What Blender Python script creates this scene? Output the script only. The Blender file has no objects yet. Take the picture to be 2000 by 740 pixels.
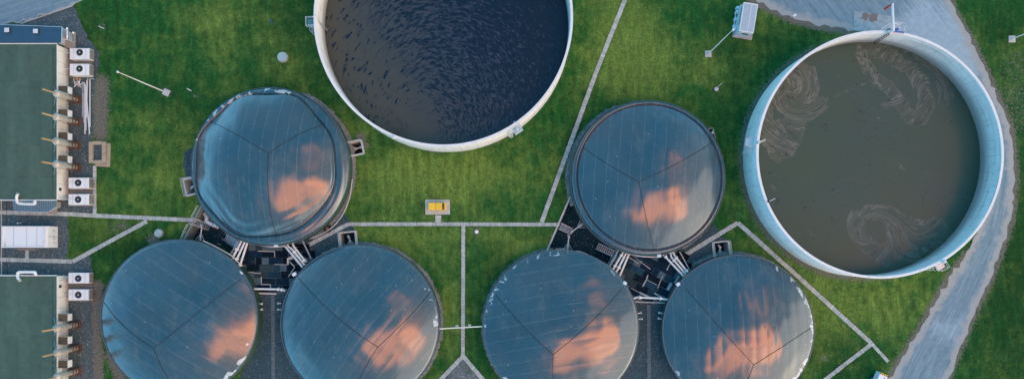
import bpy, math, random
import numpy as np
from mathutils import Vector, Matrix, geometry
random.seed(7); rng = np.random.default_rng(7)
R = math.radians
# ------------------------------------------------------------------ camera, sky, sun, exposure
HC, F, NX, NY = 110.0, 1333.33, 1010.0, 470.0
scene = bpy.context.scene
cam_d = bpy.data.cameras.new('camera'); cam = bpy.data.objects.new('camera', cam_d)
scene.collection.objects.link(cam); scene.camera = cam
cam.location = (0, 0, HC); cam.rotation_euler = (0, 0, 0)
cam_d.lens = 24; cam_d.sensor_width = 36; cam_d.sensor_fit = 'HORIZONTAL'
cam_d.shift_x = -0.005; cam_d.shift_y = 0.05; cam_d.clip_end = 3000
scene.render.resolution_x = 1024; scene.render.resolution_y = 378
scene.view_settings.view_transform = 'Standard'; scene.view_settings.look = 'None'
scene.view_settings.gamma = 1; scene.view_settings.use_curve_mapping = False
scene.view_settings.exposure = 1.2
SUN_EL, SUN_AZ = R(9), R(122)          # azimuth clockwise from +Y (top of the picture)

class G:
    """small node-graph helper"""
    def __init__(s, tree): s.t = tree; s.n = tree.nodes; s.l = tree.links
    def new(s, t, **k):
        x = s.n.new(t)
        for a, b in k.items(): setattr(x, a, b)
        return x
    def put(s, sock, v):
        if isinstance(v, bpy.types.NodeSocket): s.l.new(v, sock)
        elif isinstance(v, (tuple, list)):
            n = len(sock.default_value); v = tuple(v)
            if len(v) < n: v = v + (1.0,)
            sock.default_value = v[:n]
        else: sock.default_value = v
    def m(s, op, a, b=0.0, c=0.0, clamp=False):
        x = s.new('ShaderNodeMath', operation=op, use_clamp=clamp)
        s.put(x.inputs[0], a); s.put(x.inputs[1], b); s.put(x.inputs[2], c); return x.outputs[0]
    def vm(s, op, a, b=(0, 0, 0)):
        x = s.new('ShaderNodeVectorMath', operation=op)
        s.put(x.inputs[0], a); s.put(x.inputs[1], b)
        return x.outputs['Value'] if op in ('LENGTH', 'DISTANCE', 'DOT_PRODUCT') else x.outputs[0]
    def noise(s, v, sc, det=4, ro=.55, dist=0.0, col=False):
        x = s.new('ShaderNodeTexNoise'); s.put(x.inputs['Vector'], v)
        x.inputs['Scale'].default_value = sc; x.inputs['Detail'].default_value = det
        x.inputs['Roughness'].default_value = ro; x.inputs['Distortion'].default_value = dist
        return x.outputs['Color'] if col else x.outputs['Fac']
    def vor(s, v, sc, feat='F1', out='Distance'):
        x = s.new('ShaderNodeTexVoronoi', feature=feat); s.put(x.inputs['Vector'], v)
        x.inputs['Scale'].default_value = sc; return x.outputs[out]
    def mr(s, v, a, b, c=0.0, d=1.0, smooth=True):
        x = s.new('ShaderNodeMapRange', interpolation_type='SMOOTHSTEP' if smooth else 'LINEAR')
        s.put(x.inputs[0], v)
        for i, q in enumerate((a, b, c, d)): s.put(x.inputs[i+1], q)
        return x.outputs[0]
    def mix(s, f, a, b, mode='MIX'):
        x = s.new('ShaderNodeMix', data_type='RGBA', blend_type=mode)
        s.put(x.inputs[0], f); s.put(x.inputs[6], a); s.put(x.inputs[7], b); return x.outputs[2]
    def sep(s, v):
        x = s.new('ShaderNodeSeparateXYZ'); s.put(x.inputs[0], v); return x.outputs
    def comb(s, a, b, c):
        x = s.new('ShaderNodeCombineXYZ')
        for i, q in enumerate((a, b, c)): s.put(x.inputs[i], q)
        return x.outputs[0]
    def pos(s): return s.new('ShaderNodeNewGeometry').outputs['Position']
    def obj(s): return s.new('ShaderNodeTexCoord').outputs['Object']
    def attr(s, name): return s.new('ShaderNodeAttribute', attribute_name=name).outputs['Fac']
    def bump(s, h, st=.5, d=.05):
        x = s.new('ShaderNodeBump'); s.put(x.inputs['Height'], h)
        x.inputs['Strength'].default_value = st; x.inputs['Distance'].default_value = d
        return x.outputs[0]

w = bpy.data.worlds.new('World'); scene.world = w; w.use_nodes = True
g = G(w.node_tree); g.n.clear()
sky = g.new('ShaderNodeTexSky', sky_type='NISHITA', sun_disc=False)
sky.sun_elevation = SUN_EL; sky.sun_rotation = SUN_AZ; sky.air_density = 1.2; sky.dust_density = 1.0; sky.ozone_density = 1.5
dv = g.new('ShaderNodeTexCoord').outputs['Generated']
sx, sy, sz = g.sep(dv)[:3]
zc = g.m('MAXIMUM', sz, 0.03)
uv = g.comb(g.m('DIVIDE', sx, zc), g.m('DIVIDE', sy, zc), 0.0)
# sunset-lit cloud banks standing towards the lower right of the picture
warp = g.vm('ADD', uv, g.vm('MULTIPLY', g.vm('SUBTRACT', g.noise(uv, 2.6, 5, .6, col=True), (.5, .5, .5)), (.55, .55, 0)))
def bank(cx, cy, rx, ry, a, e0=.35, e1=1.05):
    x = g.m('SUBTRACT', g.sep(warp)[0], cx); y = g.m('SUBTRACT', g.sep(warp)[1], cy)
    ca, sa = math.cos(a), math.sin(a)
    p = g.m('DIVIDE', g.m('ADD', g.m('MULTIPLY', x, ca), g.m('MULTIPLY', y, sa)), rx)
    q = g.m('DIVIDE', g.m('SUBTRACT', g.m('MULTIPLY', y, ca), g.m('MULTIPLY', x, sa)), ry)
    d = g.m('SQRT', g.m('ADD', g.m('MULTIPLY', p, p), g.m('MULTIPLY', q, q)))
    return g.mr(d, e0, e1, 1.0, 0.0)
cl = g.m('MAXIMUM', bank(.72, -.42, .52, .50, R(-38), .55, .97), g.m('MULTIPLY', bank(.16, -.50, .36, .42, R(-50), .3, 1.0), .8))
cl = g.m('MAXIMUM', cl, g.m('MULTIPLY', bank(.58, .30, .24, .17, R(-40), .2, 1.0), .34))
st = g.vm('MULTIPLY', g.comb(g.m('ADD', g.sep(warp)[0], g.m('MULTIPLY', g.sep(warp)[1], .8)), g.m('SUBTRACT', g.sep(warp)[1], g.m('MULTIPLY', g.sep(warp)[0], .8)), 0), (1.1, 3.0, 1))
cl = g.m('MULTIPLY', cl, g.mr(g.noise(st, 2.1, 5, .62, .5), .36, .56))
# thin high haze everywhere plus a pale warm veil low in the lower right
az = g.m('ADD', g.m('MULTIPLY', sx, math.sin(SUN_AZ)), g.m('MULTIPLY', sy, math.cos(SUN_AZ)))
veil = g.mr(az, .0, 1.0)
ov = g.mr(g.noise(uv, 1.1, 5, .6), .35, .75, .5, .85)
SKY = 0.09
bg1 = g.new('ShaderNodeBackground'); bg1.inputs[1].default_value = SKY; g.put(bg1.inputs[0], sky.outputs[0])
bg2 = g.new('ShaderNodeBackground'); g.put(bg2.inputs[0], g.mix(veil, (.10, .44, .75), (.52, .54, .50)))
low = g.m('POWER', g.m('SUBTRACT', 1.0, g.m('MAXIMUM', sz, 0.0)), 6.0)
g.put(bg2.inputs[1], g.m('ADD', .72, g.m('MULTIPLY', low, g.m('ADD', 2.9, g.m('MULTIPLY', veil, 2.2)))))
bg3 = g.new('ShaderNodeBackground'); g.put(bg3.inputs[0], (1.0, .37, .17)); bg3.inputs[1].default_value = 3.0
mx = g.new('ShaderNodeMixShader'); g.put(mx.inputs[0], ov); g.l.new(bg1.outputs[0], mx.inputs[1]); g.l.new(bg2.outputs[0], mx.inputs[2])
mx2 = g.new('ShaderNodeMixShader'); g.put(mx2.inputs[0], cl); g.l.new(mx.outputs[0], mx2.inputs[1]); g.l.new(bg3.outputs[0], mx2.inputs[2])
wo = g.new('ShaderNodeOutputWorld'); g.l.new(mx2.outputs[0], wo.inputs[0])

sd = bpy.data.lights.new('sun', 'SUN'); sun = bpy.data.objects.new('sun', sd); scene.collection.objects.link(sun)
sd.energy = .6; sd.angle = R(85); sd.color = (1.0, .90, .78)
sdir = Vector((math.sin(SUN_AZ)*math.cos(SUN_EL), math.cos(SUN_AZ)*math.cos(SUN_EL), math.sin(SUN_EL)))
sun.rotation_euler = sdir.to_track_quat('Z', 'Y').to_euler(); sun.location = (60, -60, 60)

# ------------------------------------------------------------------ helpers
col = scene.collection
def P(px, py, z=0.0):
    k = (HC - z)/F
    return Vector(((px-NX)*k, -(py-NY)*k, z))
def S(n, z=0.0): return n*(HC-z)/F
def tag(o, label=None, cat=None, group=None, kind=None):
    for k, v in (('label', label), ('category', cat), ('group', group), ('kind', kind)):
        if v: o[k] = v
    return o
def thing(name, label, cat, loc, group=None, rz=0.0):
    o = bpy.data.objects.new(name, None); col.objects.link(o); o.location = loc; o.rotation_euler = (0, 0, rz)
    o.empty_display_size = .3
    return tag(o, label, cat, group)
class MB:
    """collects shapes given in the parent's local space (world space when there is no parent)"""
    def __init__(s): s.v = []; s.f = []; s.t = []
    def add(s, vs, fs, t=None):
        b = len(s.v); s.v += [tuple(v) for v in vs]; s.f += [tuple(b+i for i in f) for f in fs]
        s.t += [random.random() if t is None else t]*len(fs); return s
    def box(s, c, d, rz=0.0, t=None, bev=0.0):
        x, y, z = d[0]/2, d[1]/2, d[2]/2; ca, sa = math.cos(rz), math.sin(rz)
        b = min(bev, x*.45, y*.45, z*.9)
        vs = []
        if b > 0:
            lay = [(-z, 0), (z-b, 0), (z, b)]
            for zz, i in lay:
                for a, bb in ((-1, -1), (1, -1), (1, 1), (-1, 1)):
                    X, Y = a*(x-i), bb*(y-i); vs.append((c[0]+X*ca-Y*sa, c[1]+X*sa+Y*ca, c[2]+zz))
            fs = [(3, 2, 1, 0), (8, 9, 10, 11)]
            for L in (0, 4):
                for i in range(4): fs.append((L+i, L+(i+1) % 4, L+4+(i+1) % 4, L+4+i))
            return s.add(vs, fs, t if t is not None else random.random())
        for zz in (-z, z):
            for a, bb in ((-1, -1), (1, -1), (1, 1), (-1, 1)):
                X, Y = a*x, bb*y; vs.append((c[0]+X*ca-Y*sa, c[1]+X*sa+Y*ca, c[2]+zz))
        return s.add(vs, [(3, 2, 1, 0), (4, 5, 6, 7), (0, 1, 5, 4), (1, 2, 6, 5), (2, 3, 7, 6), (3, 0, 4, 7)], t if t is not None else random.random())
    def prism(s, poly, z0, z1, t=None):
        n = len(poly)
        ar = sum(poly[i][0]*poly[(i+1) % n][1]-poly[(i+1) % n][0]*poly[i][1] for i in range(n))
        if ar < 0: poly = poly[::-1]
        vs = [(p[0], p[1], z0) for p in poly]+[(p[0], p[1], z1) for p in poly]
        tris = geometry.tessellate_polygon([[Vector((p[0], p[1], 0)) for p in poly]])
        fs = []
        for a in tris:
            a = tuple(a)
            cr = (Vector(poly[a[1]][:2])-Vector(poly[a[0]][:2])).cross(Vector(poly[a[2]][:2])-Vector(poly[a[0]][:2]))
            if cr < 0: a = a[::-1]
            fs.append(tuple(i+n for i in a)); fs.append(a[::-1])
        fs += [(i, (i+1) % n, n+(i+1) % n, n+i) for i in range(n)]
        return s.add(vs, fs, t)
    def tube(s, pts, r, n=8, cap=True, t=None):
        pts = [Vector(p) for p in pts]; rr = r if isinstance(r, (list, tuple)) else [r]*len(pts)
        vs = []; fs = []; up = None
        for i, p in enumerate(pts):
            d = (pts[min(i+1, len(pts)-1)]-pts[max(i-1, 0)]).normalized()
            if up is None: up = Vector((0, 0, 1)) if abs(d.z) < .9 else Vector((1, 0, 0))
            a = d.cross(up).normalized(); up = a.cross(d).normalized()
            for k in range(n):
                th = 2*math.pi*k/n; vs.append(p+a*(math.cos(th)*rr[i])+up*(math.sin(th)*rr[i]))
        for i in range(len(pts)-1):
            for k in range(n): fs.append((i*n+k, i*n+(k+1) % n, (i+1)*n+(k+1) % n, (i+1)*n+k))
        if cap: fs.append(tuple(range(n))[::-1]); fs.append(tuple(range((len(pts)-1)*n, len(pts)*n)))
        return s.add(vs, fs, random.random() if t is None else t)
    def lathe(s, c, prof, n=32, cap=True, t=None, a0=0, a1=2*math.pi):
        full = abs(a1-a0-2*math.pi) < 1e-6; m = n if full else n+1
        vs = []; fs = []
        for r, z in prof:
            for k in range(m):
                th = a0+(a1-a0)*k/n; vs.append((c[0]+r*math.cos(th), c[1]+r*math.sin(th), c[2]+z))
        for i in range(len(prof)-1):
            for k in range(n): fs.append((i*m+k, i*m+(k+1) % m, (i+1)*m+(k+1) % m, (i+1)*m+k))
        if cap and full:
            if prof[-1][0] > 0: fs.append(tuple((len(prof)-1)*m+k for k in range(m)))
            if prof[0][0] > 0: fs.append(tuple(range(m))[::-1])
        return s.add(vs, fs, random.random() if t is None else t)
    def build(s, name, mat, parent=None, smooth=False):
        me = bpy.data.meshes.new(name); me.from_pydata(s.v, [], s.f)
        a = me.attributes.new('tint', 'FLOAT', 'FACE'); a.data.foreach_set('value', np.array(s.t, 'f'))
        me.materials.append(mat)
        if smooth: me.polygons.foreach_set('use_smooth', [True]*len(me.polygons)); me.set_sharp_from_angle(angle=R(40))
        me.update(); o = bpy.data.objects.new(name, me); col.objects.link(o)
        if parent: o.parent = parent
        return o
def copy_tree(o, parent=None):
    c = o.copy(); col.objects.link(c); c.parent = parent
    for ch in list(o.children): copy_tree(ch, c)
    return c

def material(name, fn, rough=.7, metal=0.0, spec=.5):
    m = bpy.data.materials.new(name); m.use_nodes = True; g = G(m.node_tree)
    b = g.n['Principled BSDF']; b.inputs['Roughness'].default_value = rough; b.inputs['Metallic'].default_value = metal
    b.inputs['Specular IOR Level'].default_value = spec
    r = fn(g, b)
    if r is not None: g.put(b.inputs['Base Color'], r)
    return m
def plain(name, c, rough=.6, metal=0.0, var=.18, sc=3.0, bump=0.0, spec=.5, dirt=None, dirt_amt=.5, fine=14.0):
    def fn(g, b):
        p = g.pos()
        n1 = g.noise(p, sc, 5, .6); n2 = g.noise(p, fine, 3, .6)
        k = g.m('MULTIPLY', g.mr(n1, .25, .75, 1-var, 1+var, False), g.mr(n2, .25, .75, 1-var*.6, 1+var*.6, False))
        k = g.m('MULTIPLY', k, g.mr(g.attr('tint'), 0, 1, 1-var*.7, 1+var*.7, False))
        cc = g.vm('MULTIPLY', c, g.comb(k, k, k))
        if dirt: cc = g.mix(g.m('MULTIPLY', g.mr(g.noise(p, sc*.8, 6, .7), .50, .72), dirt_amt), cc, dirt)
        if bump: g.put(b.inputs['Normal'], g.bump(n2, .6, bump))
        return cc
    return material(name, fn, rough, metal, spec)

M = {}
M['white'] = plain('white_paint', (.80, .80, .78), .45, var=.05, dirt=(.42, .36, .27), dirt_amt=.25, sc=1.2)
M['cream'] = plain('cream_wall', (.82, .79, .70), .55, var=.05, dirt=(.48, .42, .32), dirt_amt=.25, sc=.7)
M['galv'] = plain('galvanised_steel', (.50, .54, .56), .42, metal=.6, var=.2)
M['galv_w'] = plain('pale_steel', (.66, .70, .72), .5, metal=.2, var=.12)
M['pipew'] = plain('pipe_white', (.74, .73, .70), .4, var=.06, dirt=(.40, .35, .28), dirt_amt=.3)
M['alu'] = plain('aluminium_cladding', (.46, .43, .37), .5, metal=.35, var=.18, dirt=(.24, .17, .10), dirt_amt=.5)
M['rust'] = plain('rusty_steel', (.13, .065, .040), .8, var=.35)
M['wood'] = plain('weathered_brown', (.12, .085, .05), .8, var=.2)
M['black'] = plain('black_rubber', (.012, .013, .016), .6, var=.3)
M['dark'] = plain('dark_steel', (.03, .035, .04), .5, var=.2)
M['grille'] = plain('grey_grille', (.22, .21, .2), .6, var=.3, fine=40)
M['conc'] = plain('concrete', (.36, .35, .32), .85, var=.16, sc=1.0, fine=10, bump=.01, dirt=(.16, .15, .12), dirt_amt=.45)
M['conc_l'] = plain('pale_concrete', (.50, .50, .47), .85, var=.14, sc=1.4, fine=9, bump=.01, dirt=(.25, .24, .21), dirt_amt=.5)
M['conc_d'] = plain('damp_concrete', (.20, .19, .17), .85, var=.22, sc=1.0, fine=9, dirt=(.10, .09, .07))
M['conc_b'] = plain('cool_concrete', (.22, .28, .30), .85, var=.16, sc=1.0, fine=10, dirt=(.10, .13, .13), dirt_amt=.45)
M['conc_y'] = plain('sandy_concrete', (.40, .34, .25), .85, var=.16, sc=1.6, fine=9, dirt=(.22, .17, .11))
M['yellow'] = plain('yellow_paint', (.90, .56, .04), .45, var=.08)
M['copper'] = plain('orange_pipe', (.56, .36, .19), .45, var=.15, metal=.2)
M['red'] = plain('red_paint', (.62, .05, .03), .5, var=.1)
M['glass'] = plain('skylight_glass', (.55, .62, .68), .15, var=.1)
M['darkglass'] = plain('dark_glass', (.03, .04, .05), .1, var=.1)
M['teal'] = plain('teal_grating', (.08, .25, .28), .6, var=.2)
M['tankgreen'] = plain('green_cladding', (.030, .085, .050), .5, var=.2, sc=.8)
M['tankgrey'] = plain('grey_green_cladding', (.06, .10, .10), .5, var=.15, sc=.8)
M['stone'] = plain('stone', (.30, .28, .26), .9, var=.35)
M['leaf'] = plain('leaf', (.06, .16, .02), .7, var=.3)
M['bluepaint'] = plain('blue_plastic', (.03, .12, .40), .5, var=.1)
M['tyre'] = plain('tyre_rubber', (.010, .010, .011), .7, var=.3)
M['bright'] = plain('bright_plate', (.74, .80, .84), .35, var=.06)

def ribbed(name, c, pitch, axis, var=.1, rough=.45, depth=.03, dark=.75):
    def fn(g, b):
        s = g.sep(g.pos()); a = s[axis]
        wv = g.m('ABSOLUTE', g.m('SUBTRACT', g.m('FRACT', g.m('DIVIDE', a, pitch)), .5))
        k = g.m('MULTIPLY', g.mr(wv, .30, .5, 1.0, dark), g.mr(g.noise(g.pos(), .7, 5, .6), .25, .75, 1-var, 1+var, False))
        g.put(b.inputs['Normal'], g.bump(wv, .7, depth))
        return g.vm('MULTIPLY', c, g.comb(k, k, k))
    return material(name, fn, rough)
M['blueroof'] = ribbed('blue_ribbed_roof', (.028, .082, .145), .30, 1)
M['corr'] = ribbed('corrugated_sheet', (.13, .22, .28), .36, 0, depth=.05, dark=.35)
M['kioskroof'] = ribbed('kiosk_ribbed_roof', (.42, .52, .60), .22, 0, depth=.03, dark=.8)

def f_greenroof(g, b):
    p = g.pos(); s = g.sep(p)
    big = g.noise(p, .06, 3, .5); sm = g.noise(p, 1.1, 5, .65)
    c = g.mix(g.mr(big, .35, .65), (.066, .104, .064), (.064, .114, .080))
    # welded sheets: long rectangles slightly paler or darker than their neighbours
    cell = g.new('ShaderNodeTexBrick'); g.put(cell.inputs['Vector'], g.comb(g.m('MULTIPLY', s[1], .1), g.m('MULTIPLY', s[0], .34), 0))
    cell.inputs['Scale'].default_value = 1; cell.inputs['Mortar Size'].default_value = .006
    cell.inputs['Brick Width'].default_value = 1.0; cell.inputs['Row Height'].default_value = .62
    cell.inputs['Color1'].default_value = (.92, .92, .92, 1); cell.inputs['Color2'].default_value = (1.12, 1.12, 1.12, 1); cell.inputs['Mortar'].default_value = (.8, .8, .8, 1)
    c = g.mix(1.0, c, cell.outputs['Color'], 'MULTIPLY')
    k = g.m('MULTIPLY', g.mr(sm, .3, .7, .86, 1.14, False), g.mr(g.noise(g.vm('MULTIPLY', p, (1, .3, 1)), .5, 5, .7), .35, .65, .88, 1.08))
    return g.vm('MULTIPLY', c, g.comb(k, k, k))
M['greenroof'] = material('green_roof_membrane', f_greenroof, .55)

def f_grass(g, b):
    p = g.pos(); dirt = g.attr('dirt'); dry = g.attr('dry'); dark = g.attr('grass_dark')
    n0 = g.noise(p, .09, 5, .6); n1 = g.noise(p, .6, 6, .65); n2 = g.noise(p, 5.0, 4, .7); n3 = g.noise(p, 2.0, 5, .7)
    n4 = g.noise(g.vm('MULTIPLY', p, (1.5, .35, 1)), 1.0, 3, .6)
    d = g.m('ADD', g.m('ADD', dry, g.m('MULTIPLY', g.m('SUBTRACT', n0, .5), 1.1)), g.m('MULTIPLY', g.m('SUBTRACT', n1, .5), .9))
    d = g.m('ADD', d, g.m('MULTIPLY', g.m('SUBTRACT', g.noise(p, .24, 4, .6), .5), 1.1))
    c = g.mix(g.mr(d, -.05, .75), (.013, .088, .019), (.118, .195, .038))
    c = g.mix(g.mr(n3, .52, .75, 0, .55), c, (.030, .105, .016))
    c = g.mix(g.mr(g.noise(p, 3.2, 5, .8), .62, .72, 0, .55), c, (.20, .25, .15))
    k = g.m('MULTIPLY', g.mr(n2, .3, .7, .48, 1.55, False), g.mr(n4, .3, .7, .76, 1.26, False))
    k = g.m('MULTIPLY', k, g.mr(g.noise(p, 1.7, 4, .7), .3, .7, .72, 1.28, False))
    sp_ = g.sep(p); mow = g.m('SINE', g.m('MULTIPLY', g.m('ADD', g.m('ADD', sp_[0], g.m('MULTIPLY', sp_[1], .12)), g.m('MULTIPLY', g.noise(p, .05, 2, .5), 8)), 3.4))
    k = g.m('MULTIPLY', k, g.m('ADD', 1.06, g.m('MULTIPLY', mow, g.mr(g.noise(p, .045, 2, .5), .42, .6, .02, .11))))
    k = g.m('MULTIPLY', k, g.mr(dark, 0, 1, 1.0, .62, False))
    k = g.m('MULTIPLY', k, g.mr(g.attr('tint'), 0, 1, .75, 1.3, False))
    c = g.vm('MULTIPLY', c, g.comb(k, k, k))
    soil = g.mix(g.mr(n2, .35, .65), (.085, .085, .070), (.22, .21, .175))
    dm = g.mr(g.m('ADD', dirt, g.m('MULTIPLY', g.m('SUBTRACT', g.noise(p, 2.6, 6, .75), .5), 1.7)), .42, .62)
    c = g.mix(dm, c, soil)
    g.put(b.inputs['Normal'], g.bump(n2, .8, .05))
    return c
M['grass'] = material('grass', f_grass, .9, spec=.15)

def f_gravel(c0, c1, speck=.5, green=0.0):
    def fn(g, b):
        p = g.pos(); v = g.vor(p, 9.0, out='Color'); vv = g.sep(v)[0]; n = g.noise(p, .5, 5, .65); f = g.noise(p, 14, 3, .7)
        c = g.mix(g.mr(n, .3, .7), c0, c1)
        k = g.m('MULTIPLY', g.mr(vv, 0, 1, .55, 1.5, False), g.mr(f, .3, .7, .7, 1.3, False))
        c = g.vm('MULTIPLY', c, g.comb(k, k, k))
        c = g.mix(g.m('MULTIPLY', g.mr(vv, .965, .98), speck), c, (.50, .50, .47))
        if green:
            c = g.mix(g.m('MULTIPLY', g.mr(g.m('ADD', g.noise(p, .7, 6, .75), g.m('MULTIPLY', g.m('SUBTRACT', f, .5), .4)), .52, .66), green), c, (.035, .075, .02))
        g.put(b.inputs['Normal'], g.bump(vv, .8, .03))
        return c
    return fn
M['gravel'] = material('dark_gravel', f_gravel((.050, .082, .098), (.078, .112, .126), .5, .25), .85)
M['gravel_b'] = material('blue_gravel', f_gravel((.020, .056, .074), (.034, .076, .098), .3, .15), .8)
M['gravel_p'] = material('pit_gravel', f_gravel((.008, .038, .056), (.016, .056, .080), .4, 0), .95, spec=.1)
M['pebble'] = material('pale_pebbles', f_gravel((.15, .175, .18), (.24, .26, .26), .8, .5), .85)
M['gravel_g'] = material('weedy_gravel', f_gravel((.10, .13, .15), (.15, .18, .19), .5, .7), .85)

def f_road(g, b):
    p = g.pos(); ed = g.attr('edge'); pat = g.attr('pale')
    n0 = g.noise(p, .16, 6, .65); n1 = g.noise(p, 1.2, 6, .7); n2 = g.noise(p, 9, 3, .7)
    # long streaks along the lane
    st = g.attr('lane'); al = g.attr('along')
    sv = g.comb(g.m('MULTIPLY', st, 2.2), g.m('MULTIPLY', al, .14), 0)
    s1 = g.noise(sv, 1.0, 6, .7, .6)
    c = g.mix(g.mr(s1, .3, .7), (.120, .215, .275), (.225, .330, .385))
    wear = g.mr(g.m('ADD', g.m('ADD', g.m('MULTIPLY', n0, .7), g.m('MULTIPLY', pat, .45)), g.m('MULTIPLY', s1, .5)), .66, .95)
    c = g.mix(g.m('MULTIPLY', wear, .8), c, (.34, .46, .54))
    k = g.m('MULTIPLY', g.mr(n1, .3, .7, .86, 1.14, False), g.mr(n2, .3, .7, .88, 1.12, False))
    c = g.vm('MULTIPLY', c, g.comb(k, k, k))
    dust = g.mr(g.m('ADD', ed, g.m('MULTIPLY', g.m('SUBTRACT', g.noise(p, .8, 7, .75), .5), 1.3)), .40, .80)
    return g.mix(dust, c, g.mix(g.mr(n2, .35, .65), (.27, .30, .30), (.42, .44, .43)))
M['road'] = material('worn_road', f_road, .85)

def f_slab(g, b):
    p = g.pos(); k = g.m('MULTIPLY', g.mr(g.attr('tint'), 0, 1, .84, 1.12, False), g.mr(g.noise(p, 3, 5, .7), .3, .7, .82, 1.15, False))
    c = g.mix(g.mr(g.noise(p, .5, 4, .6), .35, .7), (.40, .44, .42), (.50, .53, .50))
    c = g.vm('MULTIPLY', c, g.comb(k, k, k))
    return g.mix(g.mr(g.noise(p, 1.6, 6, .75), .60, .74, 0, .6), c, (.10, .12, .06))
M['slab'] = material('paving_slab', f_slab, .85)
def f_slab2(g, b):
    p = g.pos(); k = g.m('MULTIPLY', g.mr(g.attr('tint'), 0, 1, .84, 1.12, False), g.mr(g.noise(p, 3, 5, .7), .3, .7, .82, 1.15, False))
    return g.vm('MULTIPLY', (.11, .15, .17), g.comb(k, k, k))
M['slab_d'] = material('dark_paving_slab', f_slab2, .85)

def f_tankwall(inside_top, liquid_z, tint):
    def fn(g, b):
        o = g.obj(); s = g.sep(o); th = g.m('ARCTAN2', s[1], s[0])
        arc = g.m('MULTIPLY', th, 19.0)
        streak = g.noise(g.comb(g.m('MULTIPLY', arc, 1.2), g.m('MULTIPLY', s[2], .25), 0), 1.5, 5, .7)
        rings = g.noise(g.comb(g.m('MULTIPLY', arc, .07), g.m('MULTIPLY', s[2], 4.0), 3.0), 1.0, 5, .7)
        c = g.mix(g.mr(g.noise(g.comb(g.m('MULTIPLY', arc, .2), s[2], 0), .8, 5, .6), .3, .7), tint, tuple(x*.86 for x in tint))
        c = g.mix(g.mr(streak, .50, .75, 0, .5), c, (.34, .33, .31))
        ins = g.m('LESS_THAN', g.vm('LENGTH', g.comb(s[0], s[1], 0)), inside_top)
        # tide marks left by the sinking slurry
        low = g.mr(g.m('ADD', s[2], g.m('MULTIPLY', g.m('SUBTRACT', rings, .5), 3.6)), liquid_z+.2, liquid_z+2.8, 1.0, 0.0)
        c = g.mix(g.m('MULTIPLY', g.m('MULTIPLY', low, ins), .75), c, (.13, .12, .11))
        c = g.mix(g.m('MULTIPLY', g.mr(rings, .48, .66), g.m('MULTIPLY', ins, .7)), c, (.20, .20, .20))
        # formwork joints
        j = g.m('ABSOLUTE', g.m('SUBTRACT', g.m('FRACT', g.m('DIVIDE', arc, 2.5)), .5))
        c = g.mix(g.mr(j, .482, .498, 0, .55), c, (.30, .31, .31))
        jz = g.m('ABSOLUTE', g.m('SUBTRACT', g.m('FRACT', g.m('DIVIDE', s[2], 2.05)), .5))
        c = g.mix(g.mr(jz, .475, .5, 0, .3), c, (.34, .34, .34))
        return c
    return fn
# ------------------------------------------------------------------ layout numbers
ZR = 6.1                                   # big tank rim height
TANKS = {'A': (866, 34, 253, 1.4), 'B': (1718.5, 302, 241.5, 1.4)}
ZW = 2.2                                   # digester wall height
DOMES = [  # cx, cy, r (pixels at rim height), crown height, strip direction deg, joint px, three rope ends
    (528, 326, 154), (350, 621, 153), (703, 633, 154.5), (1095.5, 640, 152), (1265, 348, 151), (1442, 646, 148)]
def px_circle(cx, cy, r, z): return P(cx, cy, z), S(r, z)

PITS = [[(398, 397), (357, 476), (400, 540), (440, 520), (450, 500), (470, 466), (505, 430)],
        [(1115, 385), (1068, 494), (1100, 545), (1170, 540), (1188, 521), (1208, 484), (1235, 430), (1150, 400)]]
WELLS = [  # light wells beside the digesters: four corner pixels at ground level
    [(681, 281), (705, 276), (710, 299), (686, 304)],
    [(360, 352), (378, 349), (386, 376), (366, 381)],
    [(665, 456), (694, 453), (697, 486), (668, 489)],
    [(1393, 475), (1421, 472), (1425, 505), (1396, 507)],
    [(1374, 255), (1392, 251), (1397, 270), (1380, 278)]]
VBOX = [(178, 281), (208, 281), (208, 319), (178, 319)]
def W2(pts, z=0.0): return [(P(a, b, z).x, P(a, b, z).y) for a, b in pts]
def pip(x, y, poly):
    inside = np.zeros(x.shape, bool); n = len(poly)
    for i in range(n):
        x0, y0 = poly[i]; x1, y1 = poly[(i+1) % n]
        if y0 == y1: continue
        c = ((y0 > y) != (y1 > y)) & (x < (x1-x0)*(y-y0)/(y1-y0)+x0); inside ^= c
    return inside
def dseg(x, y, line):
    d = np.full(x.shape, 1e9)
    for (x0, y0), (x1, y1) in zip(line[:-1], line[1:]):
        L2 = (x1-x0)**2+(y1-y0)**2+1e-9; t = np.clip(((x-x0)*(x1-x0)+(y-y0)*(y1-y0))/L2, 0, 1)
        d = np.minimum(d, np.hypot(x-x0-t*(x1-x0), y-y0-t*(y1-y0)))
    return d
ROAD_R = [(1450, -60), (1470, 0), (1500, 14), (1545, 36), (1600, 50), (1665, 58), (1740, 75), (1860, 130), (1925, 240), (1940, 340), (1925, 420), (1890, 495), (1852, 545), (1800, 640), (1735, 740), (1700, 800),
          (1830, 800), (1860, 715), (1898, 623), (1943, 526), (1976, 429), (1984, 340), (1976, 255), (1944, 180), (1900, 85), (1862, 20), (1840, -60)]
ROAD_L = [(-120, -60), (230, -60), (166, 0), (141, 12), (40, 46), (-120, 46)]
def smooth_poly(pts, it=2):
    for _ in range(it):
        q = []
        for i in range(len(pts)):
            a, b = pts[i], pts[(i+1) % len(pts)]
            q += [(a[0]*.75+b[0]*.25, a[1]*.75+b[1]*.25), (a[0]*.25+b[0]*.75, a[1]*.25+b[1]*.75)]
        pts = q
    return pts
ROAD_RS = smooth_poly(ROAD_R)
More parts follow.
